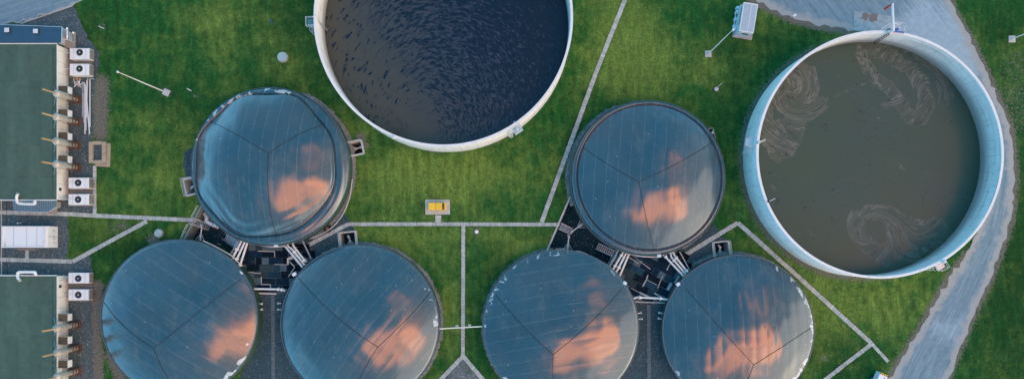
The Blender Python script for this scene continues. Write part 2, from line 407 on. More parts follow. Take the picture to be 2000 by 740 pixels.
GRAVEL = {
 'yard': [(-120, 46), (40, 46), (141, 12), (150, 25), (160, 48), (172, 72), (184, 92), (195, 100), (193, 130), (186, 158), (182, 200), (182, 262), (176, 280), (176, 322), (182, 330), (182, 414), (133, 422), (134, 470), (133, 503),
          (142, 511), (178, 490), (180, 560), (180, 620), (183, 800), (-120, 800)],
 'left_gap': [(592, 466), (640, 425), (668, 408), (683, 434), (694, 452), (700, 500), (640, 560), (613, 509)],
 'left_lane': [(455, 575), (600, 575), (590, 620), (640, 800), (440, 800), (510, 640)],
 'right_gap': [(1330, 480), (1395, 436), (1403, 450), (1411, 462), (1424, 473), (1425, 510), (1370, 560), (1346, 508)],
 'right_lane': [(1200, 590), (1340, 590), (1340, 800), (1190, 800)],
 'wedge': [(904, 697), (948, 748), (990, 800), (800, 800), (858, 748)],
 'shaft_side': [(360, 300), (375, 288), (400, 330), (380, 352), (364, 352), (358, 320)],
}
PATHS = [([(-20, 414), (130, 418), (187, 421), (383, 430)], 8), ([(-20, 506), (142, 510.5), (287, 432)], 8),
         ([(185, 323), (185, 418)], 7), ([(600, 480), (680, 437.5), (905, 437.5), (1093, 438.5)], 7.5),
         ([(905, 441), (904, 694)], 7.5), ([(906, 693), (856, 745), (830, 772)], 8), ([(903, 693), (950, 748), (975, 778)], 8),
         ([(1224, -20), (1220, 2), (1165, 140), (1058, 434)], 8.5), ([(1328, 504), (1441, 435), (1560, 541), (1702, 670)], 8.5), ([(1702, 670), (1735, 706)], 6.5),
         ([(1701, 672), (1610, 742), (1570, 772)], 8), ([(856, 420), (856, 434)], 12), ([(533, 576), (534, 770)], 7), ([(1267, 594), (1268, 770)], 7), ([(53, 486), (53, 506)], 7)]
DARKPATH = {12, 13}
# ------------------------------------------------------------------ lawn (one sheet to the horizon, soil and dryness stored as attributes)
def dirt_at(x, y):
    d = np.full(x.shape, .11)
    def ln(pts, w, s):
        nonlocal d
        d = np.maximum(d, s*np.clip(1-dseg(x, y, W2(pts))/w, 0, 1))
    ln([(198, 160), (196, 262)], 3.0, .85); ln([(192, 165), (190, 260)], 1.6, 1.0)
    ln([(190, 560), (184, 640), (190, 740), (192, 800)], 2.0, 1.15); ln([(214, 690), (230, 730), (260, 770)], 2.2, .8)
    c = W2([ROAD_R[i] for i in range(0, 6)]); d = np.maximum(d, .95*np.clip(1-dseg(x, y, c)/1.8, 0, 1))
    c = W2(ROAD_R[11:16]); d = np.maximum(d, .8*np.clip(1-dseg(x, y, c)/2.0, 0, 1))
    c = W2(ROAD_R[16:]); d = np.maximum(d, .8*np.clip(1-dseg(x, y, c)/1.8, 0, 1))
    for k in 'AB':
        cx, cy, r, _ = TANKS[k]; C, RR = px_circle(cx, cy, r, ZR); e = np.hypot(x-C.x, y-C.y)-RR
        wdt = .6 if k == 'A' else 2.4
        d = np.maximum(d, (.6 if k == 'A' else .72)*np.clip(1-np.abs(e)/wdt, 0, 1))
    for i, (cx, cy, r) in enumerate(DOMES):
        C, RR = px_circle(cx, cy, r, ZW); e = np.hypot(x-C.x, y-C.y)-RR
        d = np.maximum(d, .5*np.clip(1-np.abs(e-.4)/1.0, 0, 1))
    for (a, b, r, s) in [(300, 470, 1.6, .8), (210, 130+8, .0, 0), (931, 452, 1.3, .6), (200, 52, 1.5, .5), (383, 186, .8, .7), (325, 180, 1.5, .6), (1398, 178, .9, .5), (1383, 106, 1.2, .55),
                         (850, 405, 2.8, .5), (240, 440, 1.8, .55), (221, 445, 1.5, .5), (1300+75, 262, 2.2, .7), (1609, 698, 1.0, .7), (705, 268, 1.4, .7), (715, 285, 1.2, .6), (1990, 210, 9, .45), (1985, 130, 6, .42)]:
        if r: q = P(a, b); d = np.maximum(d, s*np.clip(1.3-np.hypot(x-q.x, y-q.y)/r, 0, 1))
    for pts, wp in PATHS: d = np.maximum(d, .42*np.clip(1-(dseg(x, y, W2(pts))-S(wp)/2)/.35, 0, 1))
    return d
def dry_at(x, y):
    d = np.full(x.shape, .12)
    for (a, b, rx, ry, s) in [(840, 345, 190, 50, .75), (300, 330, 110, 90, .30), (1230, 60, 70, 110, .50), (1290, 130, 150, 55, .4), (1010, 470, 80, 40, .45), (780, 470, 80, 40, .55), (880, 590, 30, 120, .35),
                              (1700, 590, 120, 60, .45), (440, 60, 120, 70, .18), (560, 110, 90, 60, .2), (1590, 600, 60, 90, .35), (1640, 95, 60, 40, .3), (1500, 470, 60, 80, .2), (200, 450, 60, 40, .25)]:
        q = P(a, b); e = ((x-q.x)/S(rx))**2+((y-q.y)/S(ry))**2; d = d+s*np.exp(-e)
    return d
def grass_dark_at(x, y):  # soft ovals where the lawn colour is darkened, several along tank walls
    d = np.zeros(x.shape)
    for (a, b, rx, ry, s) in [(1980, 560, 90, 330, .9), (1130, 340, 30, 110, .5), (980, 560, 30, 110, .45), (560, 30, 70, 60, .5), (1460, 200, 60, 120, .55), (1960, 60, 60, 60, .6), (200, 470, 80, 60, .5),
                              (620, 120, 70, 90, .45), (170, 60, 60, 60, .5), (1500, 80, 130, 35, .4), (1640, 700, 60, 40, .6), (300, 480, 90, 30, .5), (340, 200, 60, 90, .35), (1200, 200, 50, 40, .2), (1880, 640, 40, 90, .2)]:
        q = P(a, b); e = ((x-q.x)/S(rx))**2+((y-q.y)/S(ry))**2; d = d+s*np.exp(-e)
    return np.clip(d, 0, 1)
HOLES = [W2(p) for p in PITS]+[W2(p) for p in WELLS]+[W2(VBOX)]
def make_ground():
    gx = np.arange(-92, 92.1, .8); gy = np.arange(-36, 52.1, .8)
    X, Y = np.meshgrid(gx, gy); pts = np.stack([X.ravel(), Y.ravel()], 1)
    ok = np.ones(len(pts), bool)
    for h in HOLES:
        ok &= ~pip(pts[:, 0], pts[:, 1], h); ok &= dseg(pts[:, 0], pts[:, 1], h+[h[0]]) > .15
    pts = pts[ok]
    big = [(a, b) for a in (-900, -400, -180, 0, 180, 400, 900) for b in (-900, -400, -120, 0, 140, 400, 900) if not (-100 < a < 100 and -40 < b < 60)]
    vs = [Vector(p) for p in pts.tolist()]+[Vector(p) for p in big]
    ed = []
    for h in HOLES:
        b = len(vs); vs += [Vector(p) for p in h]; ed += [(b+i, b+(i+1) % len(h)) for i in range(len(h))]
    r = geometry.delaunay_2d_cdt(vs, ed, [], 0, 1e-5)
    V = np.array([tuple(v) for v in r[0]]); T = np.array(r[2])
    c = V[T].mean(1); ok = np.ones(len(T), bool)
    for h in HOLES: ok &= ~pip(c[:, 0], c[:, 1], h)
    T = T[ok]
    me = bpy.data.meshes.new('lawn'); me.from_pydata([(a, b, 0) for a, b in V], [], T.tolist())
    for nm, fn in (('dirt', dirt_at), ('dry', dry_at), ('grass_dark', grass_dark_at)):
        a = me.attributes.new(nm, 'FLOAT', 'POINT'); a.data.foreach_set('value', fn(V[:, 0], V[:, 1]).astype('f'))
    a = me.attributes.new('tint', 'FLOAT', 'POINT'); a.data.foreach_set('value', np.full(len(V), .45, 'f'))
    me.materials.append(M['grass']); me.update(); o = bpy.data.objects.new('lawn', me); col.objects.link(o); tag(o, kind='structure')
make_ground()
def jitter(poly, step=.35, amp=.10, closed=True):
    out = []; n = len(poly)
    for i in range(n if closed else n-1):
        a, b = Vector(poly[i]), Vector(poly[(i+1) % n]); L = (b-a).length; k = max(1, int(L/step)) if L < 60 else int(L/2)
        nrm = Vector((-(b-a).y, (b-a).x)).normalized() if L > 0 else Vector((0, 0))
        for j in range(k): out.append(tuple(a+(b-a)*(j/k)+nrm*random.gauss(0, amp)))
    return out
def sheet(name, poly, z, mat, amp=.08, holes=()):
    poly = jitter(poly, .4, amp)
    vs = [Vector((a, b, z)) for a, b in poly]; loops = [vs]+[[Vector((a, b, z)) for a, b in h] for h in holes]
    allv = [v for l in loops for v in l]; tris = geometry.tessellate_polygon(loops)
    me = bpy.data.meshes.new(name); me.from_pydata(allv, [], [tuple(t) for t in tris]); me.update()
    if me.polygons[0].normal.z < 0: me.flip_normals()
    me.materials.append(mat); o = bpy.data.objects.new(name, me); col.objects.link(o); tag(o, kind='structure'); return o
sheet('gravel_yard', W2(GRAVEL['yard']), .008, M['gravel'], .12, [W2(VBOX)])
sheet('gravel_ground', W2(GRAVEL['left_gap']), .008, M['gravel_b'], .05, [W2(WELLS[2])])
sheet('gravel_lane', W2(GRAVEL['left_lane']), .008, M['gravel_b'])
sheet('gravel_ground', W2(GRAVEL['right_gap']), .008, M['gravel_b'], .05, [W2(WELLS[3])])
sheet('gravel_lane', W2(GRAVEL['right_lane']), .008, M['gravel_b'])
sheet('gravel_ground', W2(GRAVEL['wedge']), .008, M['gravel_g'])
sheet('gravel_ground', W2(GRAVEL['shaft_side']), .008, M['gravel_b'])
def make_road(name, polypx, lane_line, z=.012, edge_w=2.4, pale=()):
    poly = jitter(W2(polypx), .6, .16); pa = poly
    xs = [p[0] for p in poly]; ys = [p[1] for p in poly]
    gx = np.arange(max(min(xs), -100), min(max(xs), 100), .8); gy = np.arange(max(min(ys), -50), min(max(ys), 60), .8)
    X, Y = np.meshgrid(gx, gy); pts = np.stack([X.ravel(), Y.ravel()], 1)
    ok = pip(pts[:, 0], pts[:, 1], pa) & (dseg(pts[:, 0], pts[:, 1], pa+[pa[0]]) > .3); pts = pts[ok]
    vs = [Vector(p) for p in poly]+[Vector(p) for p in pts.tolist()]; n = len(poly)
    r = geometry.delaunay_2d_cdt(vs, [(i, (i+1) % n) for i in range(n)], [], 0, 1e-5)
    V = np.array([tuple(v) for v in r[0]]); T = np.array(r[2]); c = V[T].mean(1); T = T[pip(c[:, 0], c[:, 1], pa)]
    me = bpy.data.meshes.new(name); me.from_pydata([(a, b, z) for a, b in V], [], T.tolist())
    L = W2(lane_line); dl = np.full(len(V), 1e9); al = np.zeros(len(V)); acc = 0; sg = np.zeros(len(V))
    for (x0, y0), (x1, y1) in zip(L[:-1], L[1:]):
        ln = math.hypot(x1-x0, y1-y0); t = np.clip(((V[:, 0]-x0)*(x1-x0)+(V[:, 1]-y0)*(y1-y0))/ln**2, 0, 1)
        d = np.hypot(V[:, 0]-x0-t*(x1-x0), V[:, 1]-y0-t*(y1-y0)); s = np.sign((x1-x0)*(V[:, 1]-y0)-(y1-y0)*(V[:, 0]-x0))
        m = d < dl; dl[m] = d[m]; al[m] = acc+t[m]*ln; sg[m] = s[m]; acc += ln
    e = np.clip(1-dseg(V[:, 0], V[:, 1], pa+[pa[0]])/edge_w, 0, 1)
    pl = np.zeros(len(V))
    for (a, b, rx, ry, s) in pale:
        q = P(a, b); pl = pl+s*np.exp(-(((V[:, 0]-q.x)/S(rx))**2+((V[:, 1]-q.y)/S(ry))**2))
    for nm, vv in (('lane', dl*sg), ('along', al), ('edge', e), ('pale', pl)):
        a = me.attributes.new(nm, 'FLOAT', 'POINT'); a.data.foreach_set('value', vv.astype('f'))
    me.materials.append(M['road']); me.update(); o = bpy.data.objects.new(name, me); col.objects.link(o); tag(o, kind='structure')
make_road('road', ROAD_RS, [(1640, -200), (1745, -60), (1850, 70), (1930, 200), (1958, 330), (1935, 460), (1880, 570), (1790, 740), (1760, 800)],
          pale=[(1810, 60, 80, 70, .9), (1870, 120, 50, 80, .6), (1850, 620, 40, 60, .35), (1560, 10, 130, 30, -.5), (1700, 20, 60, 30, -.2)])
make_road('road', ROAD_L, [(-120, 60), (230, -60)], edge_w=.01, pale=[(80, 10, 60, 40, -.3)])
m = MB(); a, b = P(41, 47), P(141, 12.5)
for i in range(9):
    p = a.lerp(b, (i+.5)/9); m.box((p.x, p.y, .05), ((b-a).length/9-.02, .14, .16), math.atan2((b-a).y, (b-a).x), bev=.02)
tag(m.build('kerb', M['conc_l']), kind='structure')
m = MB(); a, b = P(3, 392), P(4, 800)
for i in range(22):
    p = a.lerp(b, (i+.5)/22); m.box((p.x, p.y, .05), (.12, (b-a).length/22-.02, .14), 0, bev=.02)
tag(m.build('kerb', M['conc_l']), kind='structure')

def ground_ring(cx, cy, r, z, w0, w1, mat, a0, a1, zz):
    C, RR = px_circle(cx, cy, r, z); m = MB(); n = 120; vs = []; fs = []
    for k in range(n+1):
        th = a0+(a1-a0)*k/n
        for q in (RR-.2, RR+w0+(w1-w0)*.5+random.gauss(0, .09)): vs.append((C.x+q*math.cos(th), C.y+q*math.sin(th), zz))
    for k in range(n): fs.append((2*k, 2*k+1, 2*k+3, 2*k+2))
    m.add(vs, fs, .5); tag(m.build('gravel_border', mat), kind='structure')
ground_ring(528, 326, 154, ZW, .45, .75, M['pebble'], R(-62), R(70), .0085)
ground_ring(703, 633, 154.5, ZW, .35, .65, M['pebble'], R(-60), R(125), .0125)
ground_ring(1095.5, 640, 152, ZW, .3, .55, M['pebble'], R(95), R(240), .0125)
ground_ring(1265, 348, 151, ZW, .4, .8, M['pebble'], R(110), R(200), .0125)
ground_ring(1265, 348, 151, ZW, .5, .6, M['pebble'], R(-62), R(-30), .0125)
ground_ring(1442, 646, 148, ZW, .5, .6, M['pebble'], R(-30), R(130), .0125)

def make_path(pts, wpx, mat):
    m = MB(); L = [Vector(p) for p in W2(pts)]; wd = S(wpx); acc = 0; n = 0
    for a, b in zip(L[:-1], L[1:]):
        d = b-a; ln = d.length; k = max(1, round(ln/.5)); ang = math.atan2(d.y, d.x)
        for j in range(k):
            p = a+d*((j+.5)/k)
            m.box((p.x+random.gauss(0, .01), p.y+random.gauss(0, .01), .012+random.gauss(0, .003)), (ln/k-.025, wd+random.gauss(0, .015), .05), ang+random.gauss(0, .01), bev=.008)
        # elbow
    tag(m.build('path', mat), kind='structure')
for i, (pts, wp) in enumerate(PATHS): make_path(pts, wp, M['slab_d'] if i in DARKPATH else M['slab'])
# paved strips across the gravel between the digesters keep a sandy look

# ------------------------------------------------------------------ pits and light wells
def pit(poly, depth, name_floor, wallmat, label, cat, top=.12, th=.28, skip=()):
    W = W2(poly); n = len(W)
    ar = sum(W[i][0]*W[(i+1) % n][1]-W[(i+1) % n][0]*W[i][1] for i in range(n))
    if ar < 0: W = W[::-1]; skip = [(n-2-s) % n for s in skip]
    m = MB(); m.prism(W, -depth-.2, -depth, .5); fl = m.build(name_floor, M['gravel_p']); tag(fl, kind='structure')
    m = MB()
    for i in range(n):
        if i in skip: continue
        a, b = Vector(W[i]), Vector(W[(i+1) % n]); d = (b-a); nr = Vector((d.y, -d.x)).normalized()
        c = (a+b)/2+nr*(-th/2+.02)*(-1); c = (a+b)/2+nr*(th/2-.02)
        m.box((c.x, c.y, (top-depth)/2), (d.length+.02, th, top+depth), math.atan2(d.y, d.x), t=.5, bev=.02)
    o = m.build('retaining_wall', wallmat); tag(o, label, cat); return o
pit(PITS[0], 2.7, 'pit_floor', M['conc_b'], 'concrete retaining wall round the sunken yard between the three left tanks', 'retaining wall', skip=(1, 2, 3, 5, 6))
pit(PITS[1], 2.7, 'pit_floor', M['conc_l'], 'concrete retaining wall round the sunken yard between the three right tanks', 'retaining wall', skip=(1, 2, 3, 5, 6, 7))
# ------------------------------------------------------------------ big open tanks
def f_scum_A(g, b):
    p = g.pos(); c0 = P(838, 262, 1.4)
    q = g.vm('SUBTRACT', p, tuple(c0)); s = g.sep(q)
    wv = g.vm('MULTIPLY', g.vm('SUBTRACT', g.noise(p, .35, 4, .6, col=True), (.5, .5, .5)), (1.8, 1.8, 0))
    wq = g.vm('ADD', q, wv); r = g.vm('LENGTH', g.vm('MULTIPLY', wq, (1, .8, 0)))
    th = g.m('ARCTAN2', g.sep(wq)[1], g.sep(wq)[0])
    ringc = g.comb(g.m('MULTIPLY', r, 2.6), g.m('MULTIPLY', g.m('MULTIPLY', th, r), .50), 0)
    ring = g.noise(ringc, 1.0, 3, .6)
    arc = g.comb(g.m('MULTIPLY', r, 3.0), g.m('MULTIPLY', g.m('MULTIPLY', th, r), 1.25), 0)
    fine = g.noise(arc, 1.0, 6, .70, .7)
    # open water share grows towards the top and the right
    up = g.m('ADD', g.m('MULTIPLY', s[1], .034), g.m('MULTIPLY', s[0], .052))
    up = g.m('ADD', up, g.m('MULTIPLY', g.m('SUBTRACT', g.noise(p, .12, 3, .5), .5), .5))
    near = g.mr(r, 1.5, 7.0)
    lines = g.m('MULTIPLY', g.mr(ring, .54, .60), near)
    patch = g.mr(g.m('ADD', fine, g.m('MULTIPLY', up, .10)), .50, .60)
    openw = g.m('MAXIMUM', g.m('MULTIPLY', lines, g.mr(g.noise(p, .8, 3, .6), .42, .56)), g.m('MULTIPLY', patch, g.mr(up, -.15, .4)))
    film = g.mix(g.mr(up, -.35, 1.0), (.056, .062, .048), (.024, .040, .074))
    film = g.mix(g.mr(g.noise(p, 1.6, 5, .7), .5, .75, 0, .45), film, (.080, .088, .090))
    cc = g.mix(openw, film, (.002, .006, .022))
    g.put(b.inputs['Roughness'], g.mr(openw, 0, 1, .5, .12, False))
    h = g.m('ADD', g.noise(p, 2.6, 5, .7, .6), g.m('MULTIPLY', openw, -.15))
    bm = g.new('ShaderNodeBump'); g.put(bm.inputs['Height'], h); bm.inputs['Distance'].default_value = .08
    g.put(bm.inputs['Strength'], g.mr(up, -.2, .8, .06, .8)); g.put(b.inputs['Normal'], bm.outputs[0])
    return cc
def f_scum_B(g, b):
    p = g.pos()
    SW = [(1545, 178, 4.6, 3.4), (1590, 250, 5, -1.2), (1775, 165, 6.5, -2.2), (1745, 230, 5, 2.6), (1700, 455, 3.6, -3.6), (1755, 425, 4.2, 3.0), (1800, 460, 3, -2.5), (1515, 300, 3.5, 2.4)]
    q = p
    for a, bb, s, k in SW:
        c = P(a, bb, 1.4); d = g.vm('DISTANCE', q, tuple(c)); e = g.m('POWER', 2.718, g.m('MULTIPLY', g.m('MULTIPLY', g.m('DIVIDE', d, s), g.m('DIVIDE', d, s)), -1.0))
        rt = g.new('ShaderNodeVectorRotate', rotation_type='Z_AXIS'); g.put(rt.inputs['Vector'], q); rt.inputs['Center'].default_value = tuple(c); g.put(rt.inputs['Angle'], g.m('MULTIPLY', e, k)); q = rt.outputs[0]
    q = g.vm('ADD', q, g.vm('MULTIPLY', g.vm('SUBTRACT', g.noise(p, .3, 4, .6, col=True), (.5, .5, .5)), (1.6, 1.6, 0)))
    n = g.noise(g.vm('MULTIPLY', q, (.32, .85, 1)), .42, 5, .62)
    fo = g.attr('foam'); rg = g.mr(g.m('ADD', fo, g.m('MULTIPLY', g.m('SUBTRACT', g.noise(q, .55, 6, .68), .5), 1.1)), .30, .42)
    rim_ = g.m('MULTIPLY', g.mr(g.m('ABSOLUTE', g.m('SUBTRACT', g.m('ADD', fo, g.m('MULTIPLY', g.m('SUBTRACT', g.noise(q, .55, 6, .68), .5), 1.1)), .36)), .0, .05, 1, 0), .4)
    lines = g.m('ABSOLUTE', g.m('SUBTRACT', g.m('FRACT', g.m('MULTIPLY', n, 6.5)), .5))
    ln = g.mr(lines, .36, .5)
    base = g.mix(g.mr(g.noise(p, .10, 3, .5), .3, .7), (.058, .088, .060), (.050, .084, .068))
    c = g.mix(g.m('MULTIPLY', g.m('MULTIPLY', rg, g.mr(g.noise(q, .5, 5, .65), .35, .6, .15, 1)), .5), base, (.120, .126, .104))
    c = g.mix(rim_, c, (.20, .20, .165))
    c = g.mix(g.m('MULTIPLY', g.m('MULTIPLY', ln, rg), .55), c, (.25, .25, .22))
    c = g.mix(g.m('MULTIPLY', g.m('MULTIPLY', g.mr(lines, .0, .16, 1, 0), rg), g.mr(g.noise(q, .9, 3, .6), .48, .62, 0, .6)), c, (.035, .038, .042))
    # faint streamers outside the thick foam
    n2 = g.noise(g.vm('MULTIPLY', q, (.22, 1.1, 1)), .30, 6, .6); l2 = g.mr(g.m('ABSOLUTE', g.m('SUBTRACT', g.m('FRACT', g.m('MULTIPLY', n2, 9)), .5)), .44, .5)
    c = g.mix(g.m('MULTIPLY', l2, g.mr(g.noise(p, .1, 2, .5), .45, .6, 0, .28)), c, (.16, .15, .12))
    # dark flecks
    fl = g.mr(g.noise(q, 2.6, 4, .7), .60, .64); gate = g.mr(g.m('ADD', g.noise(p, .35, 3, .6), g.m('MULTIPLY', rg, .14)), .52, .64)
    c = g.mix(g.m('MULTIPLY', fl, gate), c, (.012, .014, .022))
    v = g.vor(p, 1.3); sp = g.mr(v, .055, .08, 1, 0); c = g.mix(g.m('MULTIPLY', sp, g.mr(g.noise(p, .25, 2, .5), .5, .6)), c, (.015, .017, .022))
    g.put(b.inputs['Roughness'], g.mr(rg, 0, 1, .30, .55, False))
    return c
M['scumA'] = material('rippled_slurry', f_scum_A, .4, spec=.5)
M['scumB'] = material('swirled_slurry', f_scum_B, .35, spec=.35)
FOAM = [([(1688, 88), (1685, 110), (1695, 135), (1712, 155), (1735, 170), (1755, 195), (1775, 228), (1792, 236)], 1.5, 1.0),
        ([(1700, 95), (1740, 110), (1780, 140), (1800, 165), (1810, 200), (1800, 230)], 2.4, .62), ([(1760, 90), (1800, 110), (1835, 150), (1850, 190)], 2.0, .5),
        ([(1555, 132), (1532, 150), (1522, 180), (1530, 208), (1552, 216), (1576, 202), (1590, 172), (1582, 146), (1558, 132)], 1.7, 1.0), ([(1550, 160), (1545, 188), (1562, 190), (1570, 166)], 1.5, .85),
        ([(1600, 205), (1570, 226), (1545, 240), (1518, 252), (1506, 275), (1518, 300), (1540, 290), (1552, 262), (1560, 236)], 2.0, .95), ([(1505, 190), (1498, 230), (1500, 270)], 1.6, .7), ([(1600, 205), (1640, 185), (1692, 163)], 1.1, .42),
        ([(1672, 428), (1676, 458), (1700, 484), (1728, 500)], 2.2, .8), ([(1698, 414), (1740, 416), (1770, 436), (1806, 446), (1832, 440), (1845, 456), (1834, 476), (1800, 478), (1775, 462)], 1.9, .85), ([(1740, 440), (1745, 470), (1760, 500), (1790, 505)], 1.8, .6),
        ([(1728, 206), (1745, 200), (1770, 215), (1795, 245)], 1.2, .5), ([(1717, 212), (1716, 240), (1735, 290), (1770, 340), (1800, 390)], .9, .28), ([(1550, 320), (1620, 340), (1680, 330)], .9, .2), ([(1490, 330), (1530, 400), (1600, 470)], 1.0, .3)]
def big_tank(key, label, tint, scum, liqname):
    cx, cy, r, zl = TANKS[key]; C, RR = px_circle(cx, cy, r, ZR); C.z = 0
    t = thing('slurry_tank', label, 'tank', C)
    ri = RR-.36
    m = MB(); m.lathe((0, 0, 0), [(ri, -.5), (ri, ZR-.04), (ri+.04, ZR), (RR-.04, ZR), (RR, ZR-.04), (RR, -.5)], 256, cap=False, t=.5)
    m.build('wall', material('tank_wall_'+key, f_tankwall(RR-.2, zl, tint), .8, spec=.3), t, smooth=True)
    m = MB(); m.lathe((0, 0, 0), [(RR-.36, ZR+.02), (RR-.36, ZR+.07), (RR+.03, ZR+.07), (RR+.03, ZR-.03)], 256, cap=False, t=.5)
    m.build('rim', M['white'], t)
    m = MB(); n = 180; nr = 60; vs = [(0, 0, zl)]; fs = [(0, 1+k, 1+(k+1) % n) for k in range(n)]
    for a in range(1, nr+1): vs += [((ri+.05)*a/nr*math.cos(2*math.pi*k/n), (ri+.05)*a/nr*math.sin(2*math.pi*k/n), zl) for k in range(n)]
    for a in range(nr-1): fs += [(1+a*n+k, 1+a*n+n+k, 1+a*n+n+(k+1) % n, 1+a*n+(k+1) % n) for k in range(n)]
    m.add(vs, fs, .5)
    o = m.build('water', scum); o.location = C; tag(o, kind='structure')
    VX = np.array([v[0] for v in vs])+C.x; VY = np.array([v[1] for v in vs])+C.y; fo = np.zeros(len(vs))
    for pts, wd, s_ in FOAM: fo = np.maximum(fo, s_*np.clip(1-dseg(VX, VY, W2(pts, zl))/wd, 0, 1))
    at = o.data.attributes.new('foam', 'FLOAT', 'POINT'); at.data.foreach_set('value', fo.astype('f'))
    return t, C, RR
tA, CA, RA = big_tank('A', 'huge round open concrete tank full of dark rippled slurry, cut by the top edge', (.90, .88, .83), M['scumA'], 'slurry')
tB, CB, RB = big_tank('B', 'huge round open concrete tank with swirling olive grey slurry beside the road', (.90, .90, .88), M['scumB'], 'slurry')

# ------------------------------------------------------------------ digesters with membrane domes
def f_membrane(ang, pitch, warm, seed):
    def fn(g, b):
        o = g.obj(); s = g.sep(o); ca, sa = math.cos(ang), math.sin(ang)
        u = g.m('ADD', g.m('MULTIPLY', s[0], -sa), g.m('MULTIPLY', s[1], ca))
        v = g.m('ADD', g.m('MULTIPLY', s[0], ca), g.m('MULTIPLY', s[1], sa))
        bow = g.m('MULTIPLY', g.m('MULTIPLY', v, v), .004)
        uu = g.m('DIVIDE', g.m('ADD', g.m('ADD', u, bow), g.m('MULTIPLY', g.m('SUBTRACT', g.noise(o, .25, 2, .5), .5), .35)), pitch)
        fr = g.m('ABSOLUTE', g.m('SUBTRACT', g.m('FRACT', uu), .5))
        cell = g.m('FLOOR', uu); cn = g.new('ShaderNodeTexWhiteNoise', noise_dimensions='1D'); g.put(cn.inputs['W'], g.m('ADD', cell, seed))
        n1 = g.noise(g.vm('ADD', o, (seed, 0, 0)), .18, 5, .6); n2 = g.noise(o, 1.4, 6, .7)
        c = g.mix(g.mr(n1, .3, .7), (.012, .052, .082), (.040, .064, .078))
        k = g.m('MULTIPLY', g.mr(cn.outputs[0], 0, 1, .93, 1.07, False), g.mr(n2, .3, .7, .92, 1.08, False))
        c = g.vm('MULTIPLY', c, g.comb(k, k, k))
        seamk = g.m('MULTIPLY', g.mr(fr, .462, .490), g.mr(g.noise(o, .7, 4, .7), .35, .60, .06, .23))
        c = g.mix(seamk, c, (.34, .36, .36))
        # chalky rim patches, droppings, scuffs
        e = g.attr('patch'); pm = g.mr(g.m('ADD', g.m('MULTIPLY', e, .40), g.m('MULTIPLY', g.noise(g.vm('ADD', o, (seed*3, 0, 0)), .85, 2, .45, .5), .75)), .76, .79)
        pm = g.m('MULTIPLY', pm, g.mr(g.noise(o, 3.5, 4, .7), .3, .6, .35, .85))
        c = g.mix(pm, c, (.60, .68, .72))
        dr = g.mr(g.vor(g.vm('ADD', o, (seed*7, 0, 0)), .55), .035, .05, .8, 0); c = g.mix(dr, c, (.55, .55, .52))
        c = g.mix(g.mr(g.noise(g.vm('MULTIPLY', g.vm('ADD', o, (seed*2, seed, 0)), (1, .45, 1)), .45, 6, .72), .50, .72, 0, .32), c, (.15, .16, .15))
        sc = g.m('MULTIPLY', g.mr(g.m('ABSOLUTE', g.m('SUBTRACT', g.noise(g.vm('ADD', o, (0, seed*5, 0)), .5, 3, .7, 1.5), .5)), .0, .006, 1, 0), g.mr(n2, .52, .62, 0, .35))
        c = g.mix(sc, c, (.32, .33, .33))
        g.put(b.inputs['Roughness'], g.m('ADD', g.mr(n2, .3, .7, .14, .22, False), g.m('MULTIPLY', pm, .2)))
        return c
    return fn
def smoothstep(a, b, x):
    t = np.clip((x-a)/(b-a), 0, 1); return t*t*(3-2*t)
def angn(phi, ks, seed):
    r_ = np.random.default_rng(seed); v = 0
    for k in ks: v = v+np.cos(k*phi+r_.uniform(0, 6.28))/math.sqrt(k)
    return v/len(ks)
